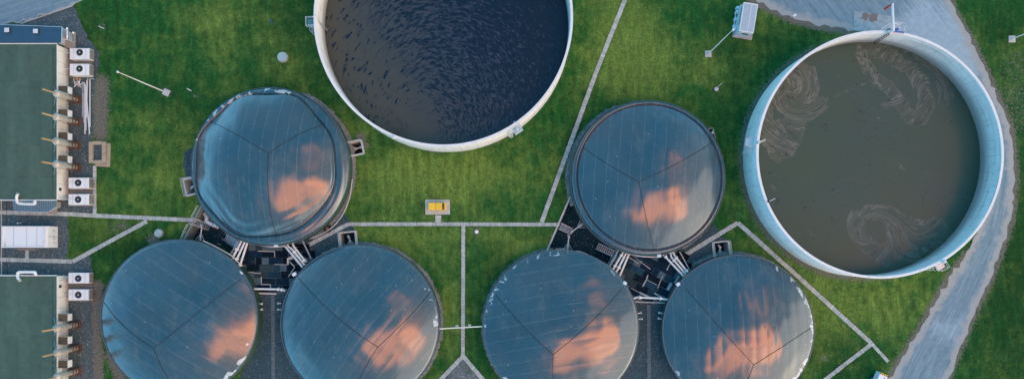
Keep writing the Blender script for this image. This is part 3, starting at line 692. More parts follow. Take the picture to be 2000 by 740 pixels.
def dome_z(i, x, y, RR, D):
    rho = np.hypot(x, y)/RR; phi = np.arctan2(y, x); h = D['h']
    kind = D.get('kind', 'full')
    ang = R(D['ang']); u = -x*math.sin(ang)+y*math.cos(ang)
    sc = np.abs(np.sin(math.pi*u/D['pitch']))*D.get('puff', .016)*np.clip(1-rho**4, 0, 1)
    r0 = np.random.default_rng(40+i); a1, a2, a3 = r0.uniform(0, 6.28, 3); q1, q2 = x*math.cos(a1)+y*math.sin(a1), -x*math.sin(a1)+y*math.cos(a1)
    wob = .085*np.sin(q1*.42+a2)*np.cos(q2*.33+a3)+.035*np.sin(q1*.95+a3+np.sin(q2*.4))+.012*np.sin(q2*2.1+2*np.sin(q1*.7)+a1)
    ax, ay = D.get('lean', (0, 0))
    if kind == 'full':
        z = h*(1-rho**2)**1.0*(1+ax*x/RR+ay*y/RR)
        z += .05*smoothstep(.995, .965, rho)
        return z+sc+wob*np.clip((1-rho)*4, 0, 1)
    if kind == 'ring':       # D5: small tubular roll inside the clamp ring, crease, then a low crown
        wl = np.clip(.5-.5*np.cos(phi-R(225)), 0, 1); rc = .935-.028*(1-wl)
        rc = .94-.03*np.clip(np.cos(phi-R(215)), 0, 1)
        t = np.clip((rho-rc)/(1-rc), 0, 1); q = np.clip(rho/rc, 0, 1)
        z = .55+h*(1-q**2)*(1+ax*x/RR+ay*y/RR)
        roll = .55*(1-t**2)**.5+.16*np.sin(np.pi*np.clip(t*1.1, 0, 1))
        z = np.where(rho > rc, roll, z) - .16*np.exp(-((rho-rc)/.010)**2)
        return z+sc+wob*np.clip((1-rho)*4, 0, 1)
    if kind == 'slack':      # D1: under-filled, wide folds on the right, polygonal crease
        base = .93-.015*np.cos(8*phi)
        right = smoothstep(-.1, .75, np.cos(phi-R(-22)))
        rc = base-.08*right+.006*np.cos(9*phi+1)
        t = np.clip((rho-rc)/(1-rc), 0, 1); q = np.clip(rho/rc, 0, 1)
        hz = .55
        z = hz+h*(1-q**2.0)*(1+ax*x/RR+ay*y/RR)
        roll = hz*(1-t**2.4)**.7+(.10+.06*right)*np.sin(np.pi*t)
        wid = (1-rc)*RR
        ph = angn(phi, (2, 3, 5, 7), 5)
        fold = np.sin(2*np.pi*(t*wid/.95)+3.0*ph+1.4*np.cos(3*phi))
        roll = roll+.055*fold*right*np.sin(np.pi*t)**.5*(1+.5*np.cos(5*phi+1))
        z = np.where(rho > rc, roll, z)-.16*np.exp(-((rho-rc)/.010)**2)-.13*np.exp(-((rho-rc+.035)/.010)**2)*right*(.6+.4*np.cos(6*phi))
        low = smoothstep(.3, 1, np.cos(phi-R(-95)))      # soft sags towards the lower rim
        z = z+.10*low*smoothstep(.62, .9, q)*np.sin(2*np.pi*q*7+2*np.sin(4*phi))*.5*(rho < rc)
        return z+sc*.8+wob*np.clip((1-rho)*4, 0, 1)
LD = [
 dict(kind='slack', h=3.6, lean=(-.22, .0), ang=88, pitch=1.72, joint=(525, 300), ropes=[(408, 236), (636, 240), (540, 470)], patch=[(100, 45, 1.0), (150, 30, .8), (40, 25, .5)],
      label='grey membrane dome digester with slack folds along its right side, left of the rippled tank'),
 dict(h=3.1, ang=-32, pitch=2.0, joint=(300, 680), ropes=[(203, 590), (470, 545), (352, 766)], patch=[(-45, 40, 1.0), (-15, 25, .5), (-140, 12, .5)],
      label='grey membrane dome digester nearest the white fan units at lower left'),
 dict(h=3.8, puff=.028, ang=52, pitch=1.85, joint=(738, 677), ropes=[(583, 542), (840, 572), (692, 768)], patch=[(12, 30, .9), (40, 15, .6), (85, 12, .7), (-40, 14, .6)],
      label='grey membrane dome digester linked to its right neighbour by a thin cream pipe'),
 dict(h=2.9, ang=9, pitch=1.9, joint=(1080, 692), ropes=[(968, 575), (1214, 564), (1086, 782)], patch=[(150, 45, .9), (100, 30, .8), (-52, 14, 1.0), (-130, 18, .9), (50, 12, .7)],
      label='grey membrane dome digester holding a broad orange reflection, left of the right lane'),
 dict(kind='ring', h=3.1, ang=86, pitch=1.72, joint=(1248, 356), ropes=[(1140, 290), (1392, 278), (1277, 488)], patch=[(170, 18, .5)],
      label='grey membrane dome digester with a rolled rim beside the olive grey tank, above two domes'),
 dict(h=2.9, puff=.03, ang=93, pitch=1.72, joint=(1472, 712), ropes=[(1338, 562), (1584, 640), (1452, 780)], patch=[(20, 45, 1.0), (-35, 22, 1.0), (-135, 30, .8), (70, 20, .7)],
      label='grey membrane dome digester at lower right beside the diagonal footpath'),
]
DOMEOBJ = []
def make_dome(i):
    cx, cy, r = DOMES[i]; D = LD[i]; C, RR = px_circle(cx, cy, r, ZW); C.z = 0
    t = thing('dome_digester', D['label'], 'digester', C, 'membrane dome digesters')
    nr, na = 150, 420
    rr = np.concatenate([np.linspace(0, .76, 70)[1:], np.linspace(.76, 1.0, nr)[1:]])
    th = np.arange(na)*2*np.pi/na
    X = (rr[:, None]*RR*np.cos(th)).ravel(); Y = (rr[:, None]*RR*np.sin(th)).ravel()
    Z = ZW+.04+dome_z(i, X, Y, RR, D); n = len(rr)
    z0 = ZW+.04+float(dome_z(i, np.array([0.]), np.array([0.]), RR, D)[0])
    V = [(0, 0, z0)]+list(zip(X.tolist(), Y.tolist(), Z.tolist()))
    Fc = [(0, 1+k, 1+(k+1) % na) for k in range(na)]
    for a in range(n-1):
        b0 = 1+a*na; Fc += [(b0+k, b0+na+k, b0+na+(k+1) % na, b0+(k+1) % na) for k in range(na)]
    me = bpy.data.meshes.new('membrane'); me.from_pydata(V, [], Fc); me.polygons.foreach_set('use_smooth', [True]*len(me.polygons))
    rho = np.concatenate([[0], np.repeat(rr, na)]); phi = np.concatenate([[0], np.tile(th, n)]); e = np.zeros(len(V))
    for a, wd, s in D['patch']:
        dd = np.abs((phi-R(a)+np.pi) % (2*np.pi)-np.pi); e = np.maximum(e, s*smoothstep(R(wd), R(wd)*.5, dd))
    band = smoothstep(.90, .945, rho)*smoothstep(1.0, .985, rho); e = e*band
    at = me.attributes.new('patch', 'FLOAT', 'POINT'); at.data.foreach_set('value', e.astype('f'))
    mt = material('membrane_%d' % i, f_membrane(R(D['ang']), D['pitch'], 0, i*1.7+.3), .3, spec=.9)
    b = mt.node_tree.nodes['Principled BSDF']; b.inputs['IOR'].default_value = 1.66
    me.materials.append(mt); me.update(); o = bpy.data.objects.new('membrane', me); col.objects.link(o); o.parent = t
    def zat(x, y): return ZW+.04+float(dome_z(i, np.array([x]), np.array([y]), RR, D)[0])
    def hit(px, py):              # where the camera ray through a pixel meets the membrane, in the dome's own space
        z = ZW+3
        for _ in range(30):
            q = P(px, py, z); x, y = q.x-C.x, q.y-C.y
            k = math.hypot(x, y)
            if k > RR*.995: x *= RR*.995/k; y *= RR*.995/k
            z = .5*z+.5*zat(x, y)
        return x, y
    m = MB(); jx, jy = hit(*D['joint'])
    for ex, ey in D['ropes']:
        hx, hy = hit(ex, ey); pts = []; N = 60
        side = random.choice((-1, 1))*.25
        dx, dy = hx-jx, hy-jy; L = math.hypot(dx, dy)
        for k in range(N+1):
            s = k/N; off = side*math.sin(math.pi*s); x = jx+dx*s-dy/L*off; y = jy+dy*s+dx/L*off
            kk = math.hypot(x, y)
            if kk > RR*.997: x *= RR*.997/kk; y *= RR*.997/kk
            pts.append((x, y, zat(x, y)+.02))
        m.tube(pts, .045, 5)
    m.build('rope', M['black'], t)
    wm = M['tankgreen'] if i in (0, 1, 2) else M['tankgrey']
    m = MB(); m.lathe((0, 0, 0), [(RR-.02, ZW+.02), (RR+.02, ZW), (RR+.02, -3.0)], 180, cap=False, t=.5); m.build('wall', wm, t, smooth=True)
    m = MB(); m.lathe((0, 0, 0), [(RR-.12, ZW+.03), (RR-.08, ZW+.13), (RR+.05, ZW+.13), (RR+.09, ZW+.05), (RR+.09, ZW-.12), (RR+.03, ZW-.16)], 180, cap=False, t=.5); m.build('clamp_ring', M['ring'], t, smooth=True)
    DOMEOBJ.append((t, C, RR, zat)); return t
M['ring'] = plain('clamp_ring', (.10, .14, .16), .5, metal=.3, var=.2)
for i in range(6): make_dome(i)
# ------------------------------------------------------------------ building helpers
def origin(o):
    v = Vector((0, 0, 0))
    while o: v += o.location; o = o.parent
    return v
def wb(m, name, mat, parent=None, smooth=False):
    """build shapes given in world coordinates under an unrotated parent"""
    if parent:
        q = origin(parent); m.v = [(a-q.x, b-q.y, c-q.z) for a, b, c in m.v]
    return m.build(name, mat, parent, smooth)
def pw(px, py, z0):    # pixel at height z -> world xy
    q = P(px, py, z0); return q.x, q.y
def rail(m, pts, h=1.05, r=.028, z=0.0, step=1.6, mid=True):
    pts = [Vector((p[0], p[1], z if len(p) < 3 else p[2])) for p in pts]
    up = Vector((0, 0, h)); m.tube([p+up for p in pts], r, 6)
    if mid: m.tube([p+up*.55 for p in pts], r*.8, 6)
    for a, b in zip(pts[:-1], pts[1:]):
        k = max(1, round((b-a).length/step))
        for j in range(k+1):
            q = a.lerp(b, j/k); m.tube([q, q+up], r, 6)
    return m
def bez(pts, n=10):
    """smooth open curve through points"""
    pts = [Vector(p) for p in pts]; out = []
    for i in range(len(pts)-1):
        p0 = pts[max(i-1, 0)]; p1 = pts[i]; p2 = pts[i+1]; p3 = pts[min(i+2, len(pts)-1)]
        for k in range(n):
            t = k/n; out.append(.5*((2*p1)+(p2-p0)*t+(2*p0-5*p1+4*p2-p3)*t*t+(3*p1-p0-3*p2+p3)*t**3))
    return out+[pts[-1]]
def rrect(pxs, z): return [pw(a, b, z) for a, b in pxs]

# ------------------------------------------------------------------ left buildings
ZB = 2.8
def long_building(y0, y1, label, upper):
    xe = P(111, 0, ZB).x; ya = P(0, y0, ZB).y; yb = P(0, y1, ZB).y; xw = -100
    t = thing('plant_building', label, 'building', ((xe+xw)/2, (ya+yb)/2, 0))
    m = MB(); wl = [(xw, yb+.12), (xe-.05, yb+.12), (xe-.05, ya-.12), (xw, ya-.12)]; m.prism(wl, 0, ZB-.12, .5); wall = wb(m, 'wall', M['cream'], t)
    m = MB(); m.prism([(xw, yb), (xe, yb), (xe, ya), (xw, ya)], ZB-.12, ZB, .45); roof = wb(m, 'roof', M['greenroof'], t)
    m = MB()
    m.box(((xw+xe)/2, ya+.02, ZB-.03), (xe-xw, .14, .16)); m.box(((xw+xe)/2, yb-.02, ZB-.03), (xe-xw, .14, .16)); m.box((xe+.03, (ya+yb)/2, ZB-.04), (.07, ya-yb-.2, .14))
    wb(m, 'roof_trim', M['white'] if upper else M['pipew'], roof)
    m = MB(); lx = P(104, 0, ZB).x; m.tube([(lx, yb+.3, ZB+.09), (lx, ya-.3, ZB+.09)], .018, 5)
    k = int((ya-yb)/1.05)
    for j in range(k): m.box((lx, yb+.5+j*1.05, ZB+.05), (.16, .10, .09))
    wb(m, 'lightning_conductor', M['dark'], roof)
    for yy in np.arange(yb+.8, ya-.5, 1.75): m = MB(); m.box((xe-.043, float(yy), 1.33), (.012, .03, 2.6)); wb(m, 'wall_joint', M['grille'], wall)
    m = MB(); m.tube([(xe+.14, yb+.3, .55), (xe+.14, ya-.6, .55)], .06, 6); m.tube([(xe+.12, yb+.3, .30), (xe+.12, ya-.6, .30)], .04, 6)
    for yy in np.arange(yb+.8, ya-.5, 2.4): m.box((xe+.12, float(yy), .42), (.18, .06, .5))
    wb(m, 'pipe_run', M['galv'], wall)
    return t, wall, roof, xe
bu, buw, bur, xe = long_building(86, 390.5, 'long low building with green roof and cream wall, the upper of the two at left', True)
bl, blw, blr, _ = long_building(538, 830, 'long low building with green roof and cream wall, the lower of the two at left', False)
def wall_window(wall, py, t):
    y = P(0, py, 2.05).y; m = MB(); m.box((xe-.02, y, 2.05), (.08, .62, .80)); f = wb(m, 'window', M['pipew'], wall)
    m = MB(); m.box((xe+.03, y, 2.05), (.04, .44, .6)); wb(m, 'pane', M['darkglass'], f)
wall_window(buw, 369.7, bu); wall_window(blw, 559, bl)
for y in (372+16, 539+6):
    m = MB()
    for j in range(2): yy = P(0, y+j*4-2, 2).y; m.tube([(xe-.02, yy, 2.3), (xe+.35, yy, 2.2), (xe+.35, yy, .1)], .05, 6)
    wb(m, 'drainpipe', M['galv'], buw if y < 450 else blw)
# wall-mounted duct boxes
BX = [175.5, 221, 266, 311, 620, 665, 711]
WH = ['topmost', 'second from the top', 'third from the top', 'fourth from the top']
for i, y in enumerate(BX):
    zt = 2.4; x1 = P(131.7, 0, zt).x; x0 = xe-.04; ya = P(0, y-6.8, zt).y; yb = P(0, y+6.8, zt).y
    where = ('%s on the upper building' % WH[i]) if i < 4 else ('%s on the lower building' % WH[i-4])
    t = thing('air_duct', 'brown topped air duct, %s' % where, 'duct', (x1-.6, (ya+yb)/2, 1.2), 'boxy air ducts on the building walls')
    m = MB(); m.prism([(x0, yb), (x1, yb), (x1, ya), (x0, ya)], 1.22, zt-.03, .5); wb(m, 'housing', M['white'], t)
    m = MB(); m.prism([(x0+.02, yb-.03), (x1+.02, yb-.03), (x1+.02, ya+.03), (x0+.02, ya+.03)], zt-.03, zt+.02, random.random()); wb(m, 'lid', M['wood'], t)
    for j in range(4): wb(MB().box((x1+.012, (ya+yb)/2, 1.42+j*.24), (.03, ya-yb-.1, .03)), 'louvre', M['galv_w'], t)
# exhaust stacks
STK = [(155, 196), (154.5, 239.5), (154, 285), (154, 327.5), (154.6, 633.5), (155.6, 679), (155.6, 723.5)]
for i, (px, py) in enumerate(STK):
    b = P(px-4, py, 0); where = ('%s beside the upper building' % WH[i]) if i < 4 else ('%s beside the lower building' % WH[i-4])
    t = thing('exhaust_stack', 'tall exhaust stack with orange tip, %s' % where, 'exhaust stack', b, 'exhaust stacks along the building walls')
    m = MB(); m.lathe((0, 0, 0), [(.36, .35), (.36, 2.9)], 20); m.lathe((0, 0, 0), [(.40, 1.6), (.40, 1.66)], 20); m.build('lower_pipe', M['alu'], t, smooth=True)
    m = MB(); m.lathe((0, 0, 0), [(.37, 2.85), (.58, 3.05), (.58, 5.0), (.44, 5.2), (.15, 5.32)], 24); sl = m.build('silencer', M['alu'], t, smooth=True)
    [MB().lathe((0, 0, 0), [(.60, z_), (.60, z_+.06)], 24).build('band', M['galv'], sl) for z_ in (3.05, 3.95, 4.9)]
    m = MB(); m.lathe((0, 0, 0), [(.135, 5.28), (.135, 8.2), (.10, 8.2)], 12, cap=False); m.build('tip_pipe', M['copper'], t, smooth=True)
    m = MB(); m.lathe((0, 0, 0), [(.115, 8.16), (.02, 8.19)], 12); m.build('opening', M['black'], t)
    for sgn in (-1, 1):
        m = MB(); an = Vector((xe-.45-b.x, sgn*1.45+(P(0, py, 0).y*.0), ZB+.02)); m.tube([(0, sgn*.3, 5.1), an], .035, 5); m.build('guy_rod', M['galv'], t)
    m = MB()
    for sx_ in (-.45, .45):
        for sy_ in (-.45, .45): m.box((sx_, sy_, .9), (.09, .09, 1.8))
    for z in (.12, 1.0, 1.75):
        for s_ in (-.45, .45): m.box((0, s_, z), (.98, .08, .1)); m.box((s_, 0, z+.004), (.08, .98, .1))
    m.box((.1, 0, .05), (1.2, 1.1, .1)); m.build('frame', M['rust'], t)
    m = MB(); m.tube([(0, 0, 1.2), (-.6, 0, 1.25), (xe-b.x, 0, 1.3)], .24, 12); m.build('connecting_pipe', M['alu'], t, smooth=True)
# fan units
FU = [(136, 179, 94.5, 116, 157, 102.8), (136, 178.5, 125, 147.5, 156.7, 134.6), (133.5, 178, 347, 368, 154, 357), (133.5, 178, 379, 400, 154, 389.5), (133.5, 178, 532.5, 553, 154.3, 543.4), (133.5, 177.5, 565, 586, 154.4, 575.5)]
FL = ['upper one of the top pair by the blue roof', 'lower one of the top pair by the blue roof', 'upper one of the pair above the cross path', 'lower one of the pair above the cross path', 'upper one of the pair below the white container', 'lower one of the pair below the white container']
for i, (xa, xb, ya, yb, fx, fy) in enumerate(FU):
    zt = 1.45; p0 = P(xa, yb, zt); p1 = P(xb-5, ya, zt); c = (p0+p1)/2; L = p1.x-p0.x; Wd = p1.y-p0.y; f = P(fx-1.5, fy, zt)
    t = thing('fan_unit', 'white fan unit, %s' % FL[i], 'fan unit', (c.x, c.y, 0), 'white fan units with black round fans')
    m = MB(); m.box((0, 0, .85), (L, Wd, 1.18), bev=.03, t=.5); h = m.build('housing', M['white'], t)
    [MB().box((x_*L, 0, 1.444), (.02, Wd-.1, .012)).build('panel_joint', M['grille'], h) for x_ in (-.30, .33)]
    m = MB(); m.lathe((f.x-c.x, f.y-c.y, 0), [(.70, 1.43), (.66, 1.50), (.56, 1.50), (.53, 1.44)], 36, cap=False); m.build('fan_ring', M['pipew'], t, smooth=True)
    m = MB(); m.lathe((f.x-c.x, f.y-c.y, 0), [(.545, 1.442), (.01, 1.447)], 32); m.build('fan_opening', M['black'], t)
    m = MB()
    for k in range(7):
        a = k*2*math.pi/7; q = Vector((f.x-c.x, f.y-c.y, 1.47)); d = Vector((math.cos(a), math.sin(a), 0)); e = Vector((-d.y, d.x, 0))
        m.add([q+d*.1-e*.04, q+d*.5-e*.14+Vector((0, 0, .03)), q+d*.5+e*.12-Vector((0, 0, .02)), q+d*.1+e*.05], [(0, 1, 2, 3)])
    m.build('fan_blade', M['dark'], t)
    m = MB(); m.lathe((f.x-c.x, f.y-c.y, 0), [(.09, 1.45), (.09, 1.52), (.02, 1.53)], 12); m.build('fan_hub', M['pipew'], t)
    m = MB(); m.box((L/2+.07, 0, .85), (.14, Wd*.84, .95)); m.build('coil_grille', M['grille'], t)
    for a in (-1, 1):
        for bb in (-1, 1): m = MB(); m.box((a*(L/2-.15), bb*(Wd/2-.12), .15), (.12, .12, .3)); m.build('leg', M['galv'], t)
    m = MB(); m.tube([(-L/2-.9, Wd*.06, .5), (-L/2-.85, Wd*.06, 1.52), (f.x-c.x-.55, Wd*.06, 1.54)], .035, 6); m.build('pipe', M['galv_w'], t)
for (a, b, c_, d) in [(134, 180, 95, 152), (134, 180, 348, 403), (134, 181, 535, 588)]:
    m = MB(); m.prism(W2([(a, d), (b, d), (b, c_), (a, c_)]), 0, .07, .5); tag(m.build('equipment_slab', M['conc_d']), kind='structure')
# blue roofed annex
zt = 3.0; t = thing('blue_roofed_annex', 'low annex with blue ribbed roof and two small skylights at top left corner', 'building', (*pw(20, 66, zt), 0))
m = MB(); m.prism(rrect([(-130, 82), (119.5, 84), (120.5, 53.5), (-130, 44)], zt), zt-.12, zt, .5); ro = wb(m, 'roof', M['blueroof'], t)
m = MB(); m.prism(rrect([(-130, 80), (104, 80), (104, 57), (-130, 47)], zt), 0, zt-.12, .5); wb(m, 'wall', M['galv_w'], t)
m = MB(); a = P(120.2, 84.5, zt); b = P(121, 53, zt); m.tube([a, b], .07, 6); m.tube([P(-130, 43.5, zt), b], .05, 6); wb(m, 'gutter', M['galv'], ro)
for px, py in ((15, 60), (71, 62)):
    q = P(px, py, zt); m = MB(); m.box((q.x, q.y, zt+.1), (.92, .86, .22), bev=.04); s_ = wb(m, 'skylight', M['dark'], ro)
    m = MB(); m.box((q.x, q.y, zt+.25), (.72, .68, .12), bev=.05); wb(m, 'pane', M['glass'], s_)
# small platform with vent pipes at the annex end
t = thing('vent_platform', 'small grey steel platform with white pipes at the end of the blue roof', 'platform', P(131, 72))
m = MB(); m.prism(W2([(128, 95), (148, 95), (148, 64), (128, 64)]), .02, .25, .5); wb(m, 'slab', M['conc'], t)
m = MB(); m.prism(rrect([(122, 74), (131, 74), (131, 58), (122, 56)], 1.6), 1.5, 1.6); m.prism(rrect([(132, 82), (141, 82), (141, 66), (132, 66)], 1.2), 1.1, 1.2); wb(m, 'deck', M['galv'], t)
m = MB(); rail(m, [(*pw(122, 55, 1.6), 1.5), (*pw(142, 65, 1.4), 1.3), (*pw(142, 82, 1.4), 1.2)], 1.0, .035); wb(m, 'railing', M['galv_w'], t)
m = MB(); m.tube([P(131, 76, 1.8), P(131, 57, 1.8), P(131, 56, 2.6)], .14, 10); m.tube([P(143, 64.5, .3), P(143, 64.5, 2.6)], .15, 10); m.tube([P(122, 76, 1.7), P(132, 78, 1.7)], .08, 8); wb(m, 'vent_pipe', M['white'], t, True)
# lean-to
zt = 1.5; t = thing('lean_to_roof', 'corrugated blue grey lean-to roof against the upper building end', 'lean-to', (*pw(60, 402, 1), 0))
m = MB(); m.prism(rrect([(26, 412), (93, 414), (110, 404), (110, 391), (24, 389)], zt), zt-.06, zt, .5); wb(m, 'sheet', M['corr'], t)
m = MB(); m.tube([P(40, 413, zt), P(93, 415, zt), P(111, 404, zt)], .05, 6); wb(m, 'gutter', M['galv_w'], t)
m = MB(); m.prism(rrect([(30, 410), (92, 411), (107, 403), (107, 393), (30, 392)], zt), 0, zt-.07, .5); wb(m, 'wall', M['conc'], t)
m = MB(); m.prism(W2([(94, 417), (112, 417), (112, 401), (108, 402)]), .02, .16, .5); tag(m.build('ramp_slab', M['conc']), kind='structure')
# curved flue pipes on the building ends
def flue(pts, label):
    pts3 = bez(pts, 8); t = thing('flue_pipe', label, 'flue pipe', (pts[0][0], pts[0][1], 2.8)); m = MB(); m.tube(pts3, .21, 12); wb(m, 'pipe', M['pipew'], t, True)
    m = MB(); q = Vector(pts[0]); d = (Vector(pts[0])-Vector(pts[1])).normalized(); m.tube([q, q+d*.12], .24, 12); wb(m, 'collar', M['alu'], t)
    m = MB(); q = Vector(pts[-2]); m.box((q.x-.3, q.y, q.z-.2), (.1, .5, .5)); m.box((q.x-2.3, q.y, q.z-.2), (.1, .5, .5)); wb(m, 'bracket', M['galv'], t)
flue([P(35, 378.5, 3.5), P(32.5, 385, 3.3), P(34, 395, 3.2), P(42, 397.5, 3.1), P(62, 398.5, 3.1), P(68, 397, 3.1), P(68, 391, 3.0)], 'white curved flue pipe over the corrugated lean-to roof')
flue([P(38.5, 547, 3.6), P(34.5, 541, 3.4), P(35, 532.5, 3.2), P(42, 531, 3.1), P(62, 531, 3.1), P(68, 531.5, 3.1), P(70, 537, 3.0)], 'cream curved flue pipe at the top edge of the lower building')
# white container
zt = 2.6; q0 = P(2.6, 483.5, zt); q1 = P(92, 441.5, zt); c = (q0+q1)/2
t = thing('white_container', 'long white plant container with recessed roof and dirty corner, between two green roofs', 'container', (c.x, c.y, 0)); L = q1.x-q0.x; Wd = q1.y-q0.y
m = MB(); m.box((0, 0, 1.26), (L, Wd, 2.36), bev=.03, t=.5); m.build('body', M['white'], t)
xr = L/2-.42
m = MB()
for s_ in (-1, 1): m.box(((-L/2+xr)/2, s_*(Wd/2-.1), 2.52), (xr+L/2, .2, .17), bev=.02, t=.5)
m.box((-L/2+.17, 0, 2.523), (.32, Wd-.42, .17), bev=.02, t=.5); m.box((xr+.1, 0, 2.523), (.3, Wd-.42, .17), bev=.02, t=.5); m.build('roof_rim', M['pipew'], t)
def f_dirtpan(g, b):
    o = g.obj(); s = g.sep(o); n = g.noise(o, .9, 5, .7)
    d = g.m('MULTIPLY', g.mr(g.m('ADD', s[0], g.m('MULTIPLY', g.m('SUBTRACT', n, .5), 1.0)), -3.25, -2.95, 1, 0), g.mr(g.m('SUBTRACT', g.m('MULTIPLY', n, 1.6), g.m('MULTIPLY', s[1], .55)), .9, 1.9))
    c_ = g.mix(g.mr(g.noise(o, 2.2, 6, .75), .55, .75, 0, .4), (.78, .78, .77), (.50, .48, .44))
    return g.mix(d, c_, (.03, .03, .03))
m = MB(); m.box(((xr-L/2)/2+.1, 0, 2.452), (xr+L/2-.5, Wd-.42, .02), t=.5); m.build('roof_panel', material('stained_white_panel', f_dirtpan, .5), t)
for x in (-L/2+1.85, -L/2+3.9, -L/2+5.5): MB().box((x, 0, 2.47), (.03, Wd-.5, .02)).build('panel_joint', M['grille'], t)
m = MB(); m.box((L/2+.02, 0, 1.3), (.05, Wd-.16, 2.3), t=.5); e_ = m.build('door', M['white'], t)
for yy in (-.9, -.28, .1, .95): MB().box((L/2+.07, yy, 1.1), (.06, .14, .16)).build('latch', M['rust'], e_)
MB().tube([(L/2+.08, .02, .3), (L/2+.08, .02, 2.3)], .03, 6).build('locking_bar', M['galv'], e_)
t = thing('standpipe', 'tiny white capped standpipe above the long white container', 'standpipe', P(42, 436)); m = MB(); m.tube([(0, 0, 0), (0, 0, .8)], .06, 8); m.lathe((0, 0, 0), [(.13, .8), (.13, .92), (.03, .97)], 12); m.build('pipe', M['white'], t); m = MB(); m.tube([(0, 0, .5), (.15, -.45, .5)], .05, 6); m.build('outlet', M['black'], t)
m = MB(); pts = [P(13, y, .03) for y in (392, 430, 441)]; m.tube(bez(pts), .03, 5); tag(m.build('ground_cable', M['black']), 'black cable crossing the gravel from the upper building to the white container', 'cable')
m = MB(); pts = [P(10, 483, .03), P(12, 500, .03), P(15, 536, .03)]; m.tube(bez(pts), .03, 5); tag(m.build('ground_cable', M['black']), 'black cable crossing the gravel below the white container', 'cable')
m = MB(); m.prism(W2([(36, 489), (69, 489), (69, 485), (36, 485)]), .012, .05, .4); tag(m.build('path', M['conc_d']), kind='structure')

# loose pipes on the gravel
PL = [((161, 160), (161, 229)), ((164.5, 161), (166, 262)), ((166.5, 165), (168, 255)), ((171.5, 153), (165.5, 258)), ((175.7, 154), (175.6, 248)), ((168, 180), (175, 262)), ((162.5, 183), (164, 240)), ((170, 158), (169, 230))]
PD = ['leftmost and shortest of the bundle', 'long one second from the left', 'long one in the middle left', 'slanting one that starts highest', 'straight rightmost of the bundle', 'slanting one that ends lowest right', 'short one lying near the left edge', 'middle one under the slanting pipe']
for i, (a, b) in enumerate(PL):
    z = .10+.09*(i % 3); m = MB(); m.tube([P(*a, z), P(*b, z+.03)], .10 if i % 2 else .085, 8)
    tag(m.build('loose_pipe', M['galv_w'] if i % 3 else M['galv'], None, True), 'pale grey loose pipe on gravel, %s' % PD[i], 'pipe', 'loose grey pipes lying on the gravel')
m = MB(); m.tube([P(175.7, 154.5, .3), P(184, 154.5, .3)], .07, 8); tag(m.build('loose_pipe', M['galv']), 'short grey pipe lying crosswise at the top end of the bundle', 'pipe', 'loose grey pipes lying on the gravel')
for i in range(12):
    a = random.uniform(0, 6.28); q = P(random.uniform(145, 160), random.uniform(153, 166), .1+.05*(i % 4)); L = random.uniform(.25, .75); d = Vector((math.cos(a)*L, math.sin(a)*L, random.uniform(-.05, .15)))
    m = MB(); m.tube([q-d, q, q+d*.8], .06, 7)
    if i % 2: m.tube([q, q+Vector((-d.y*.6, d.x*.6, .05))], .06, 7)
    tag(m.build('pipe_fitting', M['galv_w'] if i % 3 else M['copper']), 'small pipe fitting in the scrap heap beside the loose pipes', 'pipe fitting', 'pipe fittings heaped by the loose pipes')

# concrete chamber with fittings
t = thing('valve_chamber', 'open sandy concrete chamber holding white valves, beside the left gravel', 'chamber', P(193, 300))
def frame_walls(m, poly, th, z0, z1, skip=()):
    n = len(poly); W = [Vector(p) for p in poly]; ctr = sum(W, Vector((0, 0)))/n
    for i in range(n):
        if i in skip: continue
        a, b = W[i], W[(i+1) % n]; d = (b-a); nr = Vector((d.y, -d.x)).normalized()
        if (ctr-a).dot(nr) > 0: nr = -nr
        c_ = (a+b)/2+nr*(th/2-.01); ang = math.atan2(d.y, d.x); m.box((c_.x, c_.y, (z0+z1)/2+.002*i), (d.length+th*1.6 if i % 2 else d.length-.002, th, z1-z0+.004*i), ang, t=.5, bev=.02)
vb = W2(VBOX); m = MB(); frame_walls(m, W2([(183, 283), (202, 283), (202, 313.5), (183, 313.5)]), .55, -1.2, .45); wb(m, 'wall', M['conc_y'], t)
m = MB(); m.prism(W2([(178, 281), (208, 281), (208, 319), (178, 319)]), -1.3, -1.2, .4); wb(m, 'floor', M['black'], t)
for k, (a, b) in enumerate([(189, 291.5), (193, 295), (189.5, 301), (193.5, 304)]):
    m = MB(); q = P(a, b, -.3); m.lathe(q, [(.20, -.5), (.22, .15), (.14, .22), (.05, .24)], 12); m.tube([q+Vector((-.4, 0, 0)), q+Vector((.35, .1, 0))], .07, 7); wb(m, 'valve', M['pipew'], t, True)
m = MB(); m.prism(W2([(209, 280), (216.5, 280.5), (215, 326), (187, 325), (187, 320), (209, 320)]), .01, .10, .6); tag(m.build('concrete_apron', M['conc_y']), kind='structure')

# ------------------------------------------------------------------ lamps
def lamp(px, py, h, label, slab_rot):
    t = thing('lamp_post', label, 'lamp post', P(px, py), 'tall lamp posts on concrete bases')
    m = MB(); m.box((0, 0, .06), (1.05, 1.05, .14), slab_rot, bev=.03); m.build('base', M['conc_l'], t)
    m = MB(); m.lathe((0, 0, 0), [(.14, .12), (.14, .5), (.10, .55), (.085, h*.5), (.05, h)], 12); m.build('pole', M['pipew'], t, True)
    m = MB(); m.box((0, 0, .15), (.45, .45, .04), slab_rot); m.build('base_plate', M['galv'], t)
    m = MB(); m.lathe((0, 0, 0), [(.08, h-.05), (.16, h), (.16, h+.22), (.05, h+.28)], 12); m.build('lamp_head', M['galv_w'], t)
lamp(325, 181, 13.3, 'tall pale lamp post standing on lawn left of the slack dome', R(-25))
lamp(1383, 106, 12.6, 'tall pale lamp post standing on lawn below the white kiosk', R(3))
lamp(1976, 77, 12.8, 'lamp post at the far right, its pole cut by the picture edge', R(0))
